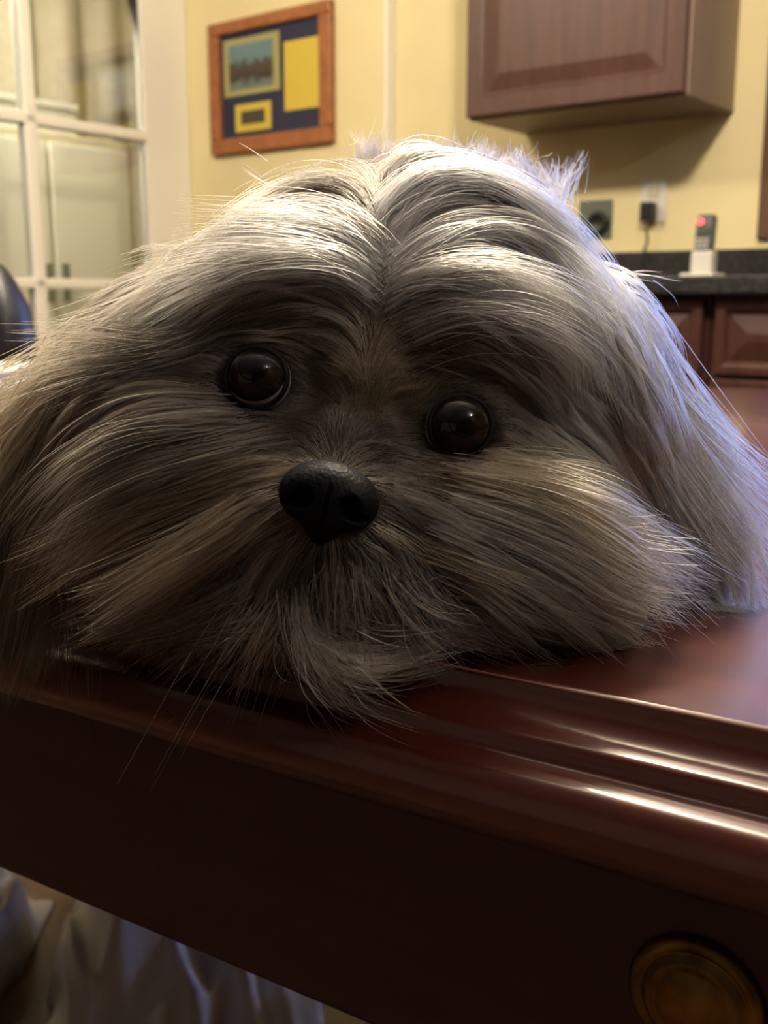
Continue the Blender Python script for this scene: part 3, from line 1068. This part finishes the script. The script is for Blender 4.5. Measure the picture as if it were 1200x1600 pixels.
def grow(p0, reg, scale, hrel, ang):
    """strands from roots p0: follow the combing field, stay in their layer over the skin, sag and rest on the table"""
    n = len(p0)
    F0 = lookup(FIELD[reg], flo, FH, p0)
    Ln = np.maximum(F0[:, 3], .005) * scale
    hh = F0[:, 7] * hrel
    lift = F0[:, 8]
    out_ = np.zeros((n, K, 3))
    p = p0.copy()
    out_[:, 0] = p
    nrm = unit(lookup(ggrad, glo, gh, p))
    d_prev = unit(F0[:, :3] - nrm * (F0[:, :3] * nrm).sum(1, keepdims=True)) + nrm * (.25 + lift[:, None] * 1.2)
    ds = (Ln / (K - 1))[:, None]
    for k in range(1, K):
        t = k / (K - 1)
        Fk = lookup(FIELD[reg], flo, FH, p)
        nrm = unit(lookup(ggrad, glo, gh, p))
        sd = lookup(gval, glo, gh, p)
        fl = spin(unit(Fk[:, :3]), nrm, ang * (1 - .5 * t))
        fl = fl - nrm * (fl * nrm).sum(1, keepdims=True) * np.clip(1.2 - sd / .012, 0, 1)[:, None]
        tgt = hh * min(1.0, (t * 1.6)) ** .8
        corr = np.clip((tgt - sd) / .006, -.55, 1.2)
        d = unit(unit(fl) * 1.0 + nrm * corr[:, None] * .75 + GRAV * (.10 + .45 * t * t))
        d = unit(.42 * d + .58 * unit(d_prev))
        p = p + d * ds
        tz = table_z(p) + .0008
        low = p[:, 2] < tz
        p[low, 2] = tz[low]
        out_[:, k] = p
        d_prev = d
    return out_, F0[:, 4:7], Ln


def finish(S, col, reg_clump, frizz, tipw, rad):
    """two levels of clumping, frizz, radii and per strand colour"""
    n = len(S)
    T = np.linspace(0, 1, K)
    from mathutils.kdtree import KDTree
    for (per, power, amt) in ((6, 1.2, .55), (reg_clump, 1.5, tipw)):
        m_ = max(3, n // per)
        cid = rng.choice(n, m_, replace=False)
        kd = KDTree(m_)
        mid = S[:, 2]
        for j, c in enumerate(cid):
            kd.insert(mid[c], j)
        kd.balance()
        own = np.array([kd.find(q)[1] for q in mid])
        tgt = S[cid[own]]
        off = S[:, :1] - tgt[:, :1]
        a_ = amt * rng.uniform(.5, 1.15, m_)[own]
        w = np.clip(a_[:, None] * T[None] ** power, 0, .96)[:, :, None]
        S = S * (1 - w) + (tgt + off * .12) * w
        shade = rng.normal(0, 1, m_)[own]
        col = col * np.clip(1 + (.07 if per == 6 else .20) * shade, .45, 1.5)[:, None]
    # frizz
    nseg = rng.normal(0, 1, (n, 3, 3))
    ph_ = rng.uniform(0, 6.28, (n, 3))
    fz = 0
    for q, fr_ in enumerate((1.2, 2.7, 5.1)):
        fz = fz + nseg[:, None, q] * (np.sin(fr_ * T[None] * 3 + ph_[:, q:q + 1]) - np.sin(ph_[:, q:q + 1]))[..., None] / (1 + q)
    amp = frizz * rng.gamma(1.6, .6, n)
    S = S + fz * (amp[:, None] * (T[None] ** 1.2))[..., None]
    # table
    flat = S.reshape(-1, 3)
    tz = table_z(flat) + .0005
    low = flat[:, 2] < tz
    flat[low, 2] = tz[low]
    S = flat.reshape(S.shape)
    hue = rng.normal(0, 1, (n, 1))
    col = col * np.clip(1 + .24 * hue, .4, 1.6)
    dark = rng.random(n) < .12
    col[dark] *= .42
    return S, np.clip(col, .004, .9)


def blocked(S):
    """strands that would run across an eye or the nose"""
    bad = np.zeros(len(S), bool)
    for c in EYE:
        q = (S - c) @ HA.T
        bad |= ((np.hypot(q[..., 0], q[..., 1]) < .0079) & (q[..., 2] > -.004) & (q[..., 2] < .05)).any(1)
    q = (S - NOSE) @ HA.T
    bad |= (((q[..., 0] / .0128) ** 2 + ((q[..., 1] - .0005) / .0098) ** 2 < 1) & (q[..., 2] > -.006) & (q[..., 2] < .05)).any(1)
    return bad


def curves(name, S, col, rad, m, parent, label=None):
    n = len(S)
    cv = bpy.data.hair_curves.new(name)
    cv.add_curves([K] * n)
    cv.attributes['position'].data.foreach_set('vector', S.reshape(-1).astype(np.float32))
    ra = cv.attributes.get('radius') or cv.attributes.new('radius', 'FLOAT', 'POINT')
    T = np.linspace(0, 1, K)
    pr_ = (1 - T ** 2.2) * .85 + .15
    ra.data.foreach_set('value', (rad[:, None] * pr_[None]).reshape(-1).astype(np.float32))
    ca = cv.attributes.new('coat', 'FLOAT_COLOR', 'CURVE')
    ca.data.foreach_set('color', np.concatenate([col, np.ones((n, 1))], 1).reshape(-1).astype(np.float32))
    cv.materials.append(m)
    o = bpy.data.objects.new(name, cv)
    COL.objects.link(o)
    o.parent = parent
    if label:
        o['label'] = label
    return o


# ---- body surface
vf = lookup(FIELD['head'], flo, FH, V)
me = bpy.data.meshes.new('dog')
me.from_pydata(V.tolist(), [], Q.tolist())
me.update()
ca = me.color_attributes.new('coat', 'FLOAT_COLOR', 'POINT')
dv = np.stack([prim(V, i) for i in range(len(PR))], 1)
vreg = PRI[dv.argmin(1)]
vc = np.zeros((len(V), 4), np.float32)
vc[:, 3] = 1
for r in REG:
    k = vreg == REG.index(r)
    vc[k, :3] = lookup(FIELD[r], flo, FH, V[k])[:, 4:7] * .6
ca.data.foreach_set('color', vc.reshape(-1))
M['skin'] = mat('dog_undercoat', rough=.9)
at_ = N(M['skin'], 'ShaderNodeAttribute', attribute_name='coat')
L(M['skin'], at_.outputs['Color'], bsdf(M['skin']).inputs['Base Color'])
dog = link('dog', me, M['skin'], smooth=True)
tag(dog, 'long-haired cream and tan dog lying with its chin on the table edge, facing the camera', 'dog')

# ---- fur
M['fur'] = bpy.data.materials.new('dog_fur')
M['fur'].use_nodes = True
nt = M['fur'].node_tree
nt.nodes.clear()
out = nt.nodes.new('ShaderNodeOutputMaterial')
hb = nt.nodes.new('ShaderNodeBsdfHairPrincipled')
hb.parametrization = 'COLOR'
hb.model = 'CHIANG'
hb.inputs['Roughness'].default_value = .42
hb.inputs['Radial Roughness'].default_value = .65
hb.inputs['Coat'].default_value = .0
hb.inputs['IOR'].default_value = 1.5
at_ = nt.nodes.new('ShaderNodeAttribute')
at_.attribute_name = 'coat'
nt.links.new(at_.outputs['Color'], hb.inputs['Color'])
nt.links.new(hb.outputs[0], out.inputs['Surface'])

HAIRS = 110000
wgt = ta_.copy()
wgt *= np.where(treg == REG.index('body'), .22, 1.0)
wgt *= np.where((treg == 0) & (front < -.1), .35, 1.0)
wgt *= np.where(tc_[:, 2] < .7640, .02, 1.0)
wgt *= np.where((treg == 0) & (front > .1) & (tc_[:, 1] < .315), 1.5, 1.0)
pick = rng.choice(len(tri), HAIRS, p=wgt / wgt.sum())
bu = rng.random((HAIRS, 2))
fl_ = bu.sum(1) > 1
bu[fl_] = 1 - bu[fl_]
roots = V[tri[pick, 0]] * (1 - bu.sum(1))[:, None] + V[tri[pick, 1]] * bu[:, :1] + V[tri[pick, 2]] * bu[:, 1:]
rreg = treg[pick]
NAMES = {'head': 'head_fur', 'ear_l': 'ear_fur', 'ear_r': 'ear_fur', 'body': 'body_fur'}
LAB = {'head': 'cream and grey-tan hair with dark mask round eyes and muzzle', 'ear_l': 'tan brown long ear hair', 'ear_r': 'silvery cream long ear hair', 'body': 'pale back hair behind the head'}
for r in REG:
    rt = roots[rreg == REG.index(r)]
    n = len(rt)
    sc_ = rng.uniform(.65, 1.12, n)
    short = rng.random(n) < .22
    sc_[short] *= .5
    pa, pm = patches(rt, 260)
    pb, pn = patches(rt, 60)
    wild = (rng.random(n) < .012)
    hrel = (rng.uniform(.2, 1.5, pm)[pa] * .75 + .25 * rng.uniform(.1, 1.6, n)) * rng.uniform(.55, 1.1, n)
    hrel[wild] *= 2.5
    sc_[wild] *= 1.35
    ang = rng.normal(0, .16, pm)[pa] + rng.normal(0, .10, pn)[pb] + rng.normal(0, .05, n)
    ang[wild] += rng.normal(0, .35, wild.sum())
    sc_ *= rng.uniform(.8, 1.15, pm)[pa]
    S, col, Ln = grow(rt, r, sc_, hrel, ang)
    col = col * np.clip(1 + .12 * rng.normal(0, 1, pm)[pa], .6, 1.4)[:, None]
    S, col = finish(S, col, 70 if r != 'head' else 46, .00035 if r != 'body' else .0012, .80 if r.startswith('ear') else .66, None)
    # distinct thin locks riding on top of the coat
    nb = {'head': 1000, 'ear_l': 110, 'ear_r': 170, 'body': 60}[r]
    bs = 13
    okb = np.flatnonzero(rt[:, 1] < (.40 if r != 'body' else 9))
    bi = rng.choice(okb, nb)
    rb = np.repeat(rt[bi], bs, 0) + rng.normal(0, .0006, (nb * bs, 3))
    rep_ = lambda v: np.repeat(v, bs)
    sb = rep_(rng.uniform(.8, 1.25, nb)) * rng.uniform(.75, 1.05, nb * bs)
    Sb, cb, Lb = grow(rb, r, sb, rep_(rng.uniform(.9, 2.0, nb)), rep_(rng.normal(0, .22, nb)))
    cen = Sb.reshape(nb, bs, K, 3).mean(1, keepdims=True)
    T_ = np.linspace(0, 1, K)[None, None, :, None]
    Sb = (cen + (Sb.reshape(nb, bs, K, 3) - cen) * (1 - .55 * T_)).reshape(nb * bs, K, 3)
    Sb = Sb + rng.normal(0, 1, (nb * bs, 1, 3)) * (.0005 * np.linspace(0, 1, K) ** 1.5)[None, :, None]
    cb = cb * np.clip(np.exp(rep_(rng.normal(.12, .38, nb))), .35, 2.2)[:, None] * rng.uniform(.8, 1.2, nb * bs)[:, None]
    S, col, Ln = np.concatenate([S, Sb]), np.clip(np.concatenate([col, cb]), .004, .62), np.concatenate([Ln, Lb])
    keep = ~blocked(S)
    S, col, Ln = S[keep], col[keep], Ln[keep]
    rad = rng.uniform(.00007, .00015, len(S)) * np.clip(Ln / .03, .6, 1.0)
    curves(NAMES[r], S, col, rad, M['fur'], dog, LAB[r])

# ---- long locks that leave the surface: beard, ear fringes, whiskers
LOCKS = []


def lock(pts, n, r0, r1, col, lenvar=.35, frizz=.0006):
    """pts: (x, y, depth) along the lock in view coordinates; n strands spread r0 at the root, r1 at the tip (mm)"""
    c = np.array([P(*q) for q in pts])
    seg = np.linalg.norm(np.diff(c, axis=0), axis=1)
    u = np.concatenate([[0], np.cumsum(seg)])
    u /= u[-1]
    # smooth resample
    tt_ = np.linspace(0, 1, 60)
    base = np.stack([np.interp(tt_, u, c[:, k]) for k in range(3)], 1)
    ker = np.ones(13) / 13
    pad = np.concatenate([np.repeat(base[:1], 6, 0) + (np.arange(-6, 0)[:, None]) * (base[1] - base[0]), base, np.repeat(base[-1:], 6, 0) + (np.arange(1, 7)[:, None]) * (base[-1] - base[-2])])
    base = np.stack([np.convolve(pad[:, k], ker, 'valid') for k in range(3)], 1)
    end = 1 - rng.random(n) ** 1.3 * lenvar
    st = rng.uniform(0, .08, n)
    T = np.linspace(0, 1, K)
    par = st[:, None] + (end - st)[:, None] * T[None]
    S = np.stack([np.interp(par.reshape(-1), tt_, base[:, k]).reshape(n, K) for k in range(3)], -1)
    of = rng.normal(0, .5, (n, 3))
    wid = (r0 + (r1 - r0) * par) / 1000
    S = S + of[:, None] * wid[..., None]
    gid = rng.integers(0, max(1, n // 22), n)
    sub = rng.normal(0, .6, (max(1, n // 22), 3))[gid]
    S = S + (sub * .5 - of * .45)[:, None] * (wid * par)[..., None]
    gsh = rng.uniform(.55, 1.25, max(1, n // 22))[gid]
    S = S + sub[:, None] * (wid * par)[..., None] * .8
    ph_ = rng.uniform(0, 6.28, (n, 1))
    S = S + rng.normal(0, 1, (n, 1, 3)) * (frizz * (np.sin(4 * T[None] + ph_) - np.sin(ph_)) * T[None])[..., None]
    flat = S.reshape(-1, 3)
    tz = table_z(flat) + .0006
    low = flat[:, 2] < tz
    flat[low, 2] = tz[low]
    cl = np.array(C_[col] if isinstance(col, str) else col)[None] * np.clip(1 + .22 * rng.normal(0, 1, (n, 1)), .4, 1.5) * gsh[:, None]
    LOCKS.append((flat.reshape(S.shape), cl))


def slock(pts, n, r0, r1, col, off=(1, 8, 7), **kw):
    """a lock that lies on the coat: depth taken from the surface, raised by off (mm) along its length"""
    q = np.array(pts, float)
    p3, ok = trace(q, 'head')
    dep = (p3 - CC) @ CF
    o_ = np.interp(np.linspace(0, 1, len(q)), np.linspace(0, 1, len(off)), off) / 1000
    for i in range(1, len(dep)):
        if not ok[i] or dep[i] > dep[i - 1] + .014:
            dep[i] = dep[i - 1] + .005
    lock([(x, y, dd - oo) for (x, y), dd, oo in zip(q, dep, o_)], n, r0, r1, col, **kw)


# forelocks either side of the parting
slock([(594, 300), (622, 255), (660, 243), (720, 265), (800, 320), (870, 380)], 500, 4, 8, 'cream', (1, 4, 5, 4))
slock([(596, 350), (640, 283), (700, 272), (770, 285), (850, 340), (920, 430), (945, 525)], 800, 5, 6, 'white', (1, 6, 9, 11))
slock([(603, 385), (650, 335), (730, 325), (810, 350), (890, 430), (925, 510)], 500, 4, 7, 'cream', (1, 5, 6, 5))
slock([(606, 440), (680, 375), (770, 365), (850, 405), (915, 490), (936, 605)], 900, 5, 6, 'white', (1, 6, 9, 11))
slock([(606, 470), (680, 430), (770, 430), (850, 470), (915, 560)], 600, 5, 8, 'cream', (1, 6, 7, 5))
slock([(640, 520), (720, 490), (800, 500), (870, 545), (922, 615)], 400, 5, 6, 'cream', (1, 5, 7, 9))
slock([(590, 335), (560, 300), (500, 285), (430, 310), (370, 360), (310, 430)], 500, 5, 6, 'sand', (1, 6, 7, 4))
slock([(594, 390), (550, 345), (480, 335), (390, 368), (300, 440)], 600, 5, 6, 'cream', (1, 5, 5, 4))
slock([(594, 425), (545, 375), (470, 365), (390, 380), (320, 400)], 800, 5, 8, 'white', (1, 5, 6, 4))
slock([(588, 465), (530, 415), (450, 408), (350, 425), (250, 480)], 600, 5, 9, 'cream', (1, 6, 7, 5))
slock([(330, 430), (260, 470), (200, 520), (120, 575)], 400, 6, 10, 'sand', (1, 5, 6, 5))
slock([(340, 520), (250, 555), (160, 570), (60, 610)], 300, 6, 10, 'greytan', (1, 5, 6, 6))
# tufts between the eyes
for (x, y, dx, dy) in ((570, 610, -12, -45), (600, 600, 25, -50), (560, 590, -40, -40), (620, 610, 45, -30), (640, 640, 40, -45), (590, 640, 10, -50)):
    slock([(x, y), (x + dx * .5, y + dy * .6), (x + dx, y + dy)], 60, 2.5, 4, 'gold', (0, 5, 9), lenvar=.6)
# cheek locks, image left
slock([(420, 690), (320, 715), (220, 745), (130, 800), (70, 880)], 300, 5, 8, 'greytan', (1, 6, 8))
slock([(400, 740), (300, 775), (200, 810), (120, 870), (60, 905)], 350, 6, 8, 'tan', (1, 7, 9))
slock([(380, 660), (280, 665), (190, 690), (110, 760), (60, 850)], 300, 5, 9, 'greytan', (1, 6, 8))
slock([(400, 800), (320, 850), (230, 905), (140, 960)], 350, 6, 9, 'tan', (1, 7, 10))
# cheek locks, image right
slock([(830, 735), (900, 755), (950, 790), (1000, 850)], 350, 5, 8, (.36, .27, .15), (1, 7, 9))  # lamplit cheek patch, its light put into a brighter gold
slock([(760, 730), (840, 750), (910, 785), (960, 830)], 300, 5, 8, 'gold', (1, 6, 8))
slock([(700, 745), (790, 760), (890, 790), (980, 850), (1050, 915)], 400, 5, 9, 'gold', (1, 6, 8))
slock([(690, 790), (790, 820), (890, 860), (980, 915), (1040, 930)], 400, 5, 9, 'sand', (1, 7, 8))
slock([(660, 820), (750, 860), (840, 910), (900, 955), (945, 985)], 450, 5, 6, 'sand', (1, 7, 9))
slock([(640, 850), (720, 890), (790, 930), (850, 970)], 350, 5, 8, 'tan', (1, 7, 9))
slock([(840, 690), (900, 730), (950, 790), (1000, 860)], 300, 5, 8, 'sand', (1, 5, 6))
# moustache tufts
for (pts, n, c) in (([(440, 770), (400, 785), (360, 820), (330, 870)], 60, 'gold'), ([(445, 800), (400, 830), (365, 880), (345, 930)], 70, 'gold'), ([(460, 830), (415, 860), (380, 910), (360, 960)], 80, 'sand'),
                    ([(475, 850), (440, 890), (405, 940), (380, 1000)], 70, 'greytan'), ([(595, 770), (640, 790), (690, 830), (730, 880)], 60, 'greytan'), ([(575, 815), (615, 840), (640, 870), (650, 910)], 80, 'gold'),
                    ([(555, 840), (590, 865), (610, 900), (620, 940)], 80, 'sand'), ([(535, 855), (550, 890), (570, 925), (585, 960)], 60, 'sand'), ([(600, 800), (660, 840), (720, 900), (780, 950)], 70, 'brown'),
                    ([(520, 860), (520, 890), (530, 920), (550, 950)], 40, 'gold'), ([(590, 850), (650, 890), (720, 930), (800, 950)], 90, 'brown')):
    slock(pts, n, 2.5, 4.5, c, (0, 5, 8), lenvar=.5)
    if c in ('gold', 'sand'):
        slock([(x + 3, y + 4) for x, y in pts], 26, 2.2, 3.6, (.44, .37, .26), (0, 6, 10), lenvar=.4)
# beard under the lip
lock([(475, 925, .279), (474, 985, .269), (505, 1035, .264), (590, 1048, .267), (715, 1008, .284)], 260, 3.5, 4, 'sand', .65, .0012)
lock([(468, 915, .279), (470, 970, .270), (490, 1030, .264), (545, 1075, .262)], 140, 3, 5, 'cream', .5, .0012)
for (x0, y0, x1, y1, x2, y2, c) in ((520, 885, 526, 950, 540, 1030, 'brown'), (555, 885, 572, 950, 600, 1025, 'brown'), (590, 890, 618, 950, 655, 1010, 'brown'), (630, 890, 665, 950, 710, 1000, 'dark'), (540, 890, 548, 950, 565, 1020, 'tan'), (610, 900, 640, 955, 690, 1005, 'greytan')):
    lock([(x0, y0, .273), (x1, y1, .270), (x2, y2, .271)], 150, 5, 8, c, .5, .0014)
lock([(480, 930, .278), (490, 1000, .268), (520, 1060, .262), (600, 1080, .262)], 260, 6, 8, 'greytan', .5, .0014)
lock([(450, 930, .282), (420, 1000, .272), (400, 1060, .268)], 160, 6, 11, 'tan', .5)
lock([(410, 910, .284), (340, 970, .280), (250, 1010, .284)], 200, 7, 12, 'brown', .5)
lock([(370, 890, .290), (280, 950, .290), (190, 990, .298)], 220, 7, 12, 'brown', .5)
lock([(430, 930, .282), (390, 1000, .274), (330, 1060, .272)], 120, 6, 14, 'tan', .5)
lock([(560, 930, .282), (640, 970, .282), (740, 990, .288)], 260, 6, 8, 'brown', .5)
lock([(600, 915, .284), (700, 955, .286), (800, 980, .292)], 260, 6, 8, 'brown', .5)
lock([(300, 900, .300), (220, 960, .302), (150, 990, .312)], 200, 7, 12, 'brown', .5)
# long thin whisker hairs hanging over the edge
lock([(430, 950, .280), (420, 1060, .264), (430, 1190, .256)], 6, 8, 16, 'brown', .5, .001)
lock([(500, 960, .278), (520, 1060, .262), (540, 1160, .256)], 5, 8, 16, 'brown', .5, .001)
lock([(370, 940, .282), (330, 1050, .266), (310, 1140, .262)], 5, 8, 16, 'brown', .5, .001)
lock([(860, 940, .300), (930, 975, .300), (1020, 1000, .305)], 12, 6, 14, 'cream', .5, .001)
# jowl hair spreading over the table top, image right
for (x0, y0, x1, y1, x2, y2, c) in ((780, 870, 850, 930, 930, 975, 'sand'), (830, 860, 900, 920, 985, 955, 'sand'), (880, 800, 950, 860, 1030, 930, 'gold'), (920, 810, 985, 880, 1060, 935, 'sand'),
                                    (940, 770, 1000, 850, 1075, 925, 'sand'), (720, 890, 790, 945, 880, 975, 'greytan'), (660, 900, 740, 950, 830, 985, 'brown'), (860, 900, 930, 940, 1010, 960, 'greytan')):
    slock([(x0, y0), (x1, y1), (x2, y2)], 240, 6, 9, c, (1, 6, 8), lenvar=.45)
# chin and throat filling towards the edge
for (x0, y0, x1, y1, c) in ((560, 930, 600, 1000, 'brown'), (610, 925, 660, 995, 'brown'), (530, 940, 550, 1010, 'greytan'), (660, 925, 720, 990, 'brown'), (500, 940, 500, 1020, 'greytan'), (440, 935, 410, 1010, 'brown'), (380, 930, 330, 1000, 'brown'), (300, 940, 250, 1000, 'brown')):
    slock([(x0, y0), ((x0 + x1) / 2, (y0 + y1) / 2 + 5), (x1, y1)], 260, 8, 10, c, (1, 4, 6), lenvar=.4)
# ruffled back hair behind the crown
for i in range(30):
    x0 = rng.uniform(560, 880)
    dd = rng.uniform(.43, .52)
    y0 = 285 + max(0, x0 - 780) * .35 + rng.uniform(-10, 10)
    dx = rng.normal(0, 22)
    lock([(x0, y0, dd), (x0 + dx * .4, y0 - 30, dd), (x0 + dx, y0 - rng.uniform(42, 72), dd + .004)], 60, 8, 3, 'silver' if x0 > 690 else 'greytan', .6, .0015)
# separate pale and tan locks over the ear, image right
for i in range(46):
    u = rng.random()
    v = np.clip(u + rng.normal(0, .12), 0, 1.05)
    x0, y0 = 935 + 55 * u, 480 + 90 * rng.random()
    x3, y3 = 1050 + 170 * v, 925 - 85 * max(0, v - .35)
    xm = .5 * (x0 + x3) - 28 + 10 * rng.normal()
    lock([(x0, y0, .344 + .006 * u), (.55 * x0 + .45 * xm, .62 * y0 + .38 * y3, .340 + .008 * u), (xm, .33 * y0 + .67 * y3, .342 + .010 * u), (x3, y3, .350 + .016 * u)], 55, 3, 4.5, ['white', 'white', 'cream', 'sand', 'tan'][rng.integers(0, 5)], .45, .0008)
# throat hair that falls on the table behind its edge, image left
for x0 in (10, 40, 70, 110, 150, 190, 230, 270, 310, 350):
    lock([(x0 + 40, 850, .352), (x0 + 15, 930, .362 - .00008 * (x0 - 70)), (x0, 1010, .372 - .00012 * (x0 - 70))], 230, 12, 13, 'brown', .3)
# ear fringes
lock([(110, 800, .336), (90, 900, .336), (80, 980, .336), (60, 1050, .336)], 260, 7, 12, 'brown', .4)
lock([(80, 760, .338), (40, 880, .338), (20, 980, .338), (0, 1070, .338)], 260, 8, 13, 'brown', .4)
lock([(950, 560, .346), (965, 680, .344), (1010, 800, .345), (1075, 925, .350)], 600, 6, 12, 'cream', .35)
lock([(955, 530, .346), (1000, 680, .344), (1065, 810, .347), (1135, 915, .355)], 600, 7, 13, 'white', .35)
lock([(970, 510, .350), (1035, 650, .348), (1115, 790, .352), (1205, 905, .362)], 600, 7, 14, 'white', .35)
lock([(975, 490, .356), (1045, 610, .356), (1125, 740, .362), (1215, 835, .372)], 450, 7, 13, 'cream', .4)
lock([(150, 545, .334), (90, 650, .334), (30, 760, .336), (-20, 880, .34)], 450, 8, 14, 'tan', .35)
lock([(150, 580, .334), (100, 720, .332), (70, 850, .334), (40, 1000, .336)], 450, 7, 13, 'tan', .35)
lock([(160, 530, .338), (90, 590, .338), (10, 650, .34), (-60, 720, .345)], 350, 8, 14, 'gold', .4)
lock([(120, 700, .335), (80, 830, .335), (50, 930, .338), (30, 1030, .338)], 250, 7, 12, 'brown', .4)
# fly-away hairs on the crown and at the outline
lock([(450, 305, .340), (425, 272, .340), (395, 245, .342)], 7, 9, 10, 'cream', .5, .001)
lock([(560, 275, .345), (540, 245, .345), (505, 228, .347)], 10, 9, 10, 'cream', .5, .001)
lock([(930, 430, .36), (990, 420, .36), (1050, 420, .365)], 6, 7, 10, 'sand', .6, .001)
lock([(990, 480, .36), (1040, 500, .362), (1080, 540, .365)], 12, 8, 11, 'white', .6, .001)
lock([(120, 560, .345), (60, 570, .345), (0, 560, .345)], 14, 8, 12, 'sand', .6, .001)
S = np.concatenate([q[0] for q in LOCKS])
cl = np.concatenate([q[1] for q in LOCKS])
k = ~blocked(S)
curves('beard_fur', S[k], np.clip(cl[k], .004, .9), rng.uniform(.00008, .00015, k.sum()), M['fur'], dog, 'grey-tan beard and loose locks under the nose')

# ---- nose
nz_ax = HA
def nose_sdf(p):
    q = ((np.asarray(p) - NOSE) @ nz_ax.T) * 1000.0
    def e(c, r):
        a = (q - np.array(c)) / np.array(r)
        k0 = np.sqrt((a * a).sum(-1)) + 1e-9
        b = a / np.array(r)
        return k0 * (k0 - 1) / (np.sqrt((b * b).sum(-1)) + 1e-9)
    d = e((0, .8, -2.6), (12.0, 8.4, 8.4))
    for s_ in (-1, 1):
        d = smin(d, e((s_ * 7.2, -1.0, -.6), (5.0, 5.6, 5.0)), 4.0)
    d = smin(d, e((0, -4.0, -1.2), (5.2, 6.2, 6.0)), 4.0)
    d = smin(d, e((0, -8.5, -4.6), (3.2, 4.5, 5.0)), 4.0)
    for s_ in (-1, 1):
        d = -smin(-d, e((s_ * 6.0, -1.6, 4.4), (2.5, 2.7, 4.6)), 1.2)
        d = -smin(-d, e((s_ * 9.0, -3.6, 3.6), (3.2, 1.1, 3.2)), 1.0)
    d = -smin(-d, e((0, -6.5, 5.6), (.55, 9.0, 2.4)), .8)
    return (d / 1000.0).astype(np.float32)


nv, nq, _g = surface_nets(nose_sdf, NOSE - .018, NOSE + .018, .0006)
me = bpy.data.meshes.new('nose')
me.from_pydata(nv.tolist(), [], nq.tolist())
me.update()
M['nose'] = mat('nose_leather', (.0035, .0035, .006), .5, spec=.12)
m = M['nose']
tc = N(m, 'ShaderNodeTexCoord')
vo = N(m, 'ShaderNodeTexVoronoi', Scale=900.0)
L(m, tc.outputs['Object'], vo.inputs['Vector'])
bp_ = N(m, 'ShaderNodeBump', Strength=.35, Distance=.0004)
L(m, vo.outputs['Distance'], bp_.inputs['Height'])
L(m, bp_.outputs[0], bsdf(m).inputs['Normal'])
no = link('nose', me, M['nose'], dog, smooth=True)
no['label'] = 'black leathery nose with two nostrils'

# ---- eyes
M['sclera'] = mat('eye_white', (.34, .30, .28), .3, coat=.8, coat_rough=.02, spec=0)
M['iris'] = noisy(mat('dark_brown_iris', rough=.3, coat=.8, coat_rough=.015, spec=0), (.006, .004, .003), (.016, .009, .006), 400)
M['pupil'] = mat('pupil_black', (.002, .002, .003), .3, coat=.8, coat_rough=.015, spec=0)
M['lid'] = mat('eyelid_skin', (.006, .005, .005), .6, spec=.2)


def cap(name, r, ang, m, parent, ctr, rot, seg=40, rows=14):
    bm = bmesh.new()
    top_ = bm.verts.new((0, 0, r))
    prev = None
    for j in range(1, rows + 1):
        a = ang * j / rows
        ring = [bm.verts.new((r * math.sin(a) * math.cos(2 * pi * k / seg), r * math.sin(a) * math.sin(2 * pi * k / seg), r * math.cos(a))) for k in range(seg)]
        for k in range(seg):
            if prev is None:
                bm.faces.new((top_, ring[k], ring[(k + 1) % seg]))
            else:
                bm.faces.new((prev[k], ring[k], ring[(k + 1) % seg], prev[(k + 1) % seg]))
        prev = ring
    bm.faces.new(list(reversed(prev)))
    bm.transform(Matrix.Translation(Vector(ctr)) @ rot.to_4x4())
    return bm_obj(name, bm, m, parent, smooth=True)


def basis(z):
    z = Vector(z).normalized()
    x = Vector((0, 0, 1)).cross(z).normalized()
    y = z.cross(x)
    return Matrix((x, y, z)).transposed()


GAZE = [np.array([-.10, .27, 1.0]), np.array([.05, .10, 1.0])]
OPEN = [np.array([.0, .0, 1.0]), np.array([.04, .0, 1.0])]
for c, gz, op in zip(EYE, GAZE, OPEN):
    gdir = gz @ HA
    rot = basis(gdir)
    eb = cap('eyeball', ER, pi * .98, M['sclera'], dog, c, rot)
    eb['label'] = 'dark round eye'
    cap('iris', ER + .00008, math.radians(63), M['iris'], eb, c, rot)
    cap('pupil', ER + .00016, math.radians(26), M['pupil'], eb, c, rot)
    # lid rim: a soft ring lying on the ball
    rot2 = basis(op @ HA)
    bm = bmesh.new()
    seg, sub_ = 48, 10
    ringv = []
    for i in range(seg):
        a = 2 * pi * i / seg
        R0 = .0083
        cz_ = math.sqrt(max(1e-9, ER ** 2 - R0 ** 2))
        row = []
        for j in range(sub_):
            b = 2 * pi * j / sub_
            rr_ = R0 + .0004 + .0009 * math.cos(b)
            row.append(bm.verts.new((rr_ * math.cos(a), rr_ * math.sin(a) * .97, cz_ - .0004 + .0009 * math.sin(b))))
        ringv.append(row)
    for i in range(seg):
        for j in range(sub_):
            bm.faces.new((ringv[i][j], ringv[(i + 1) % seg][j], ringv[(i + 1) % seg][(j + 1) % sub_], ringv[i][(j + 1) % sub_]))
    bm.transform(Matrix.Translation(Vector(c)) @ rot2.to_4x4())
    bm_obj('eyelid', bm, M['lid'], dog, smooth=True)
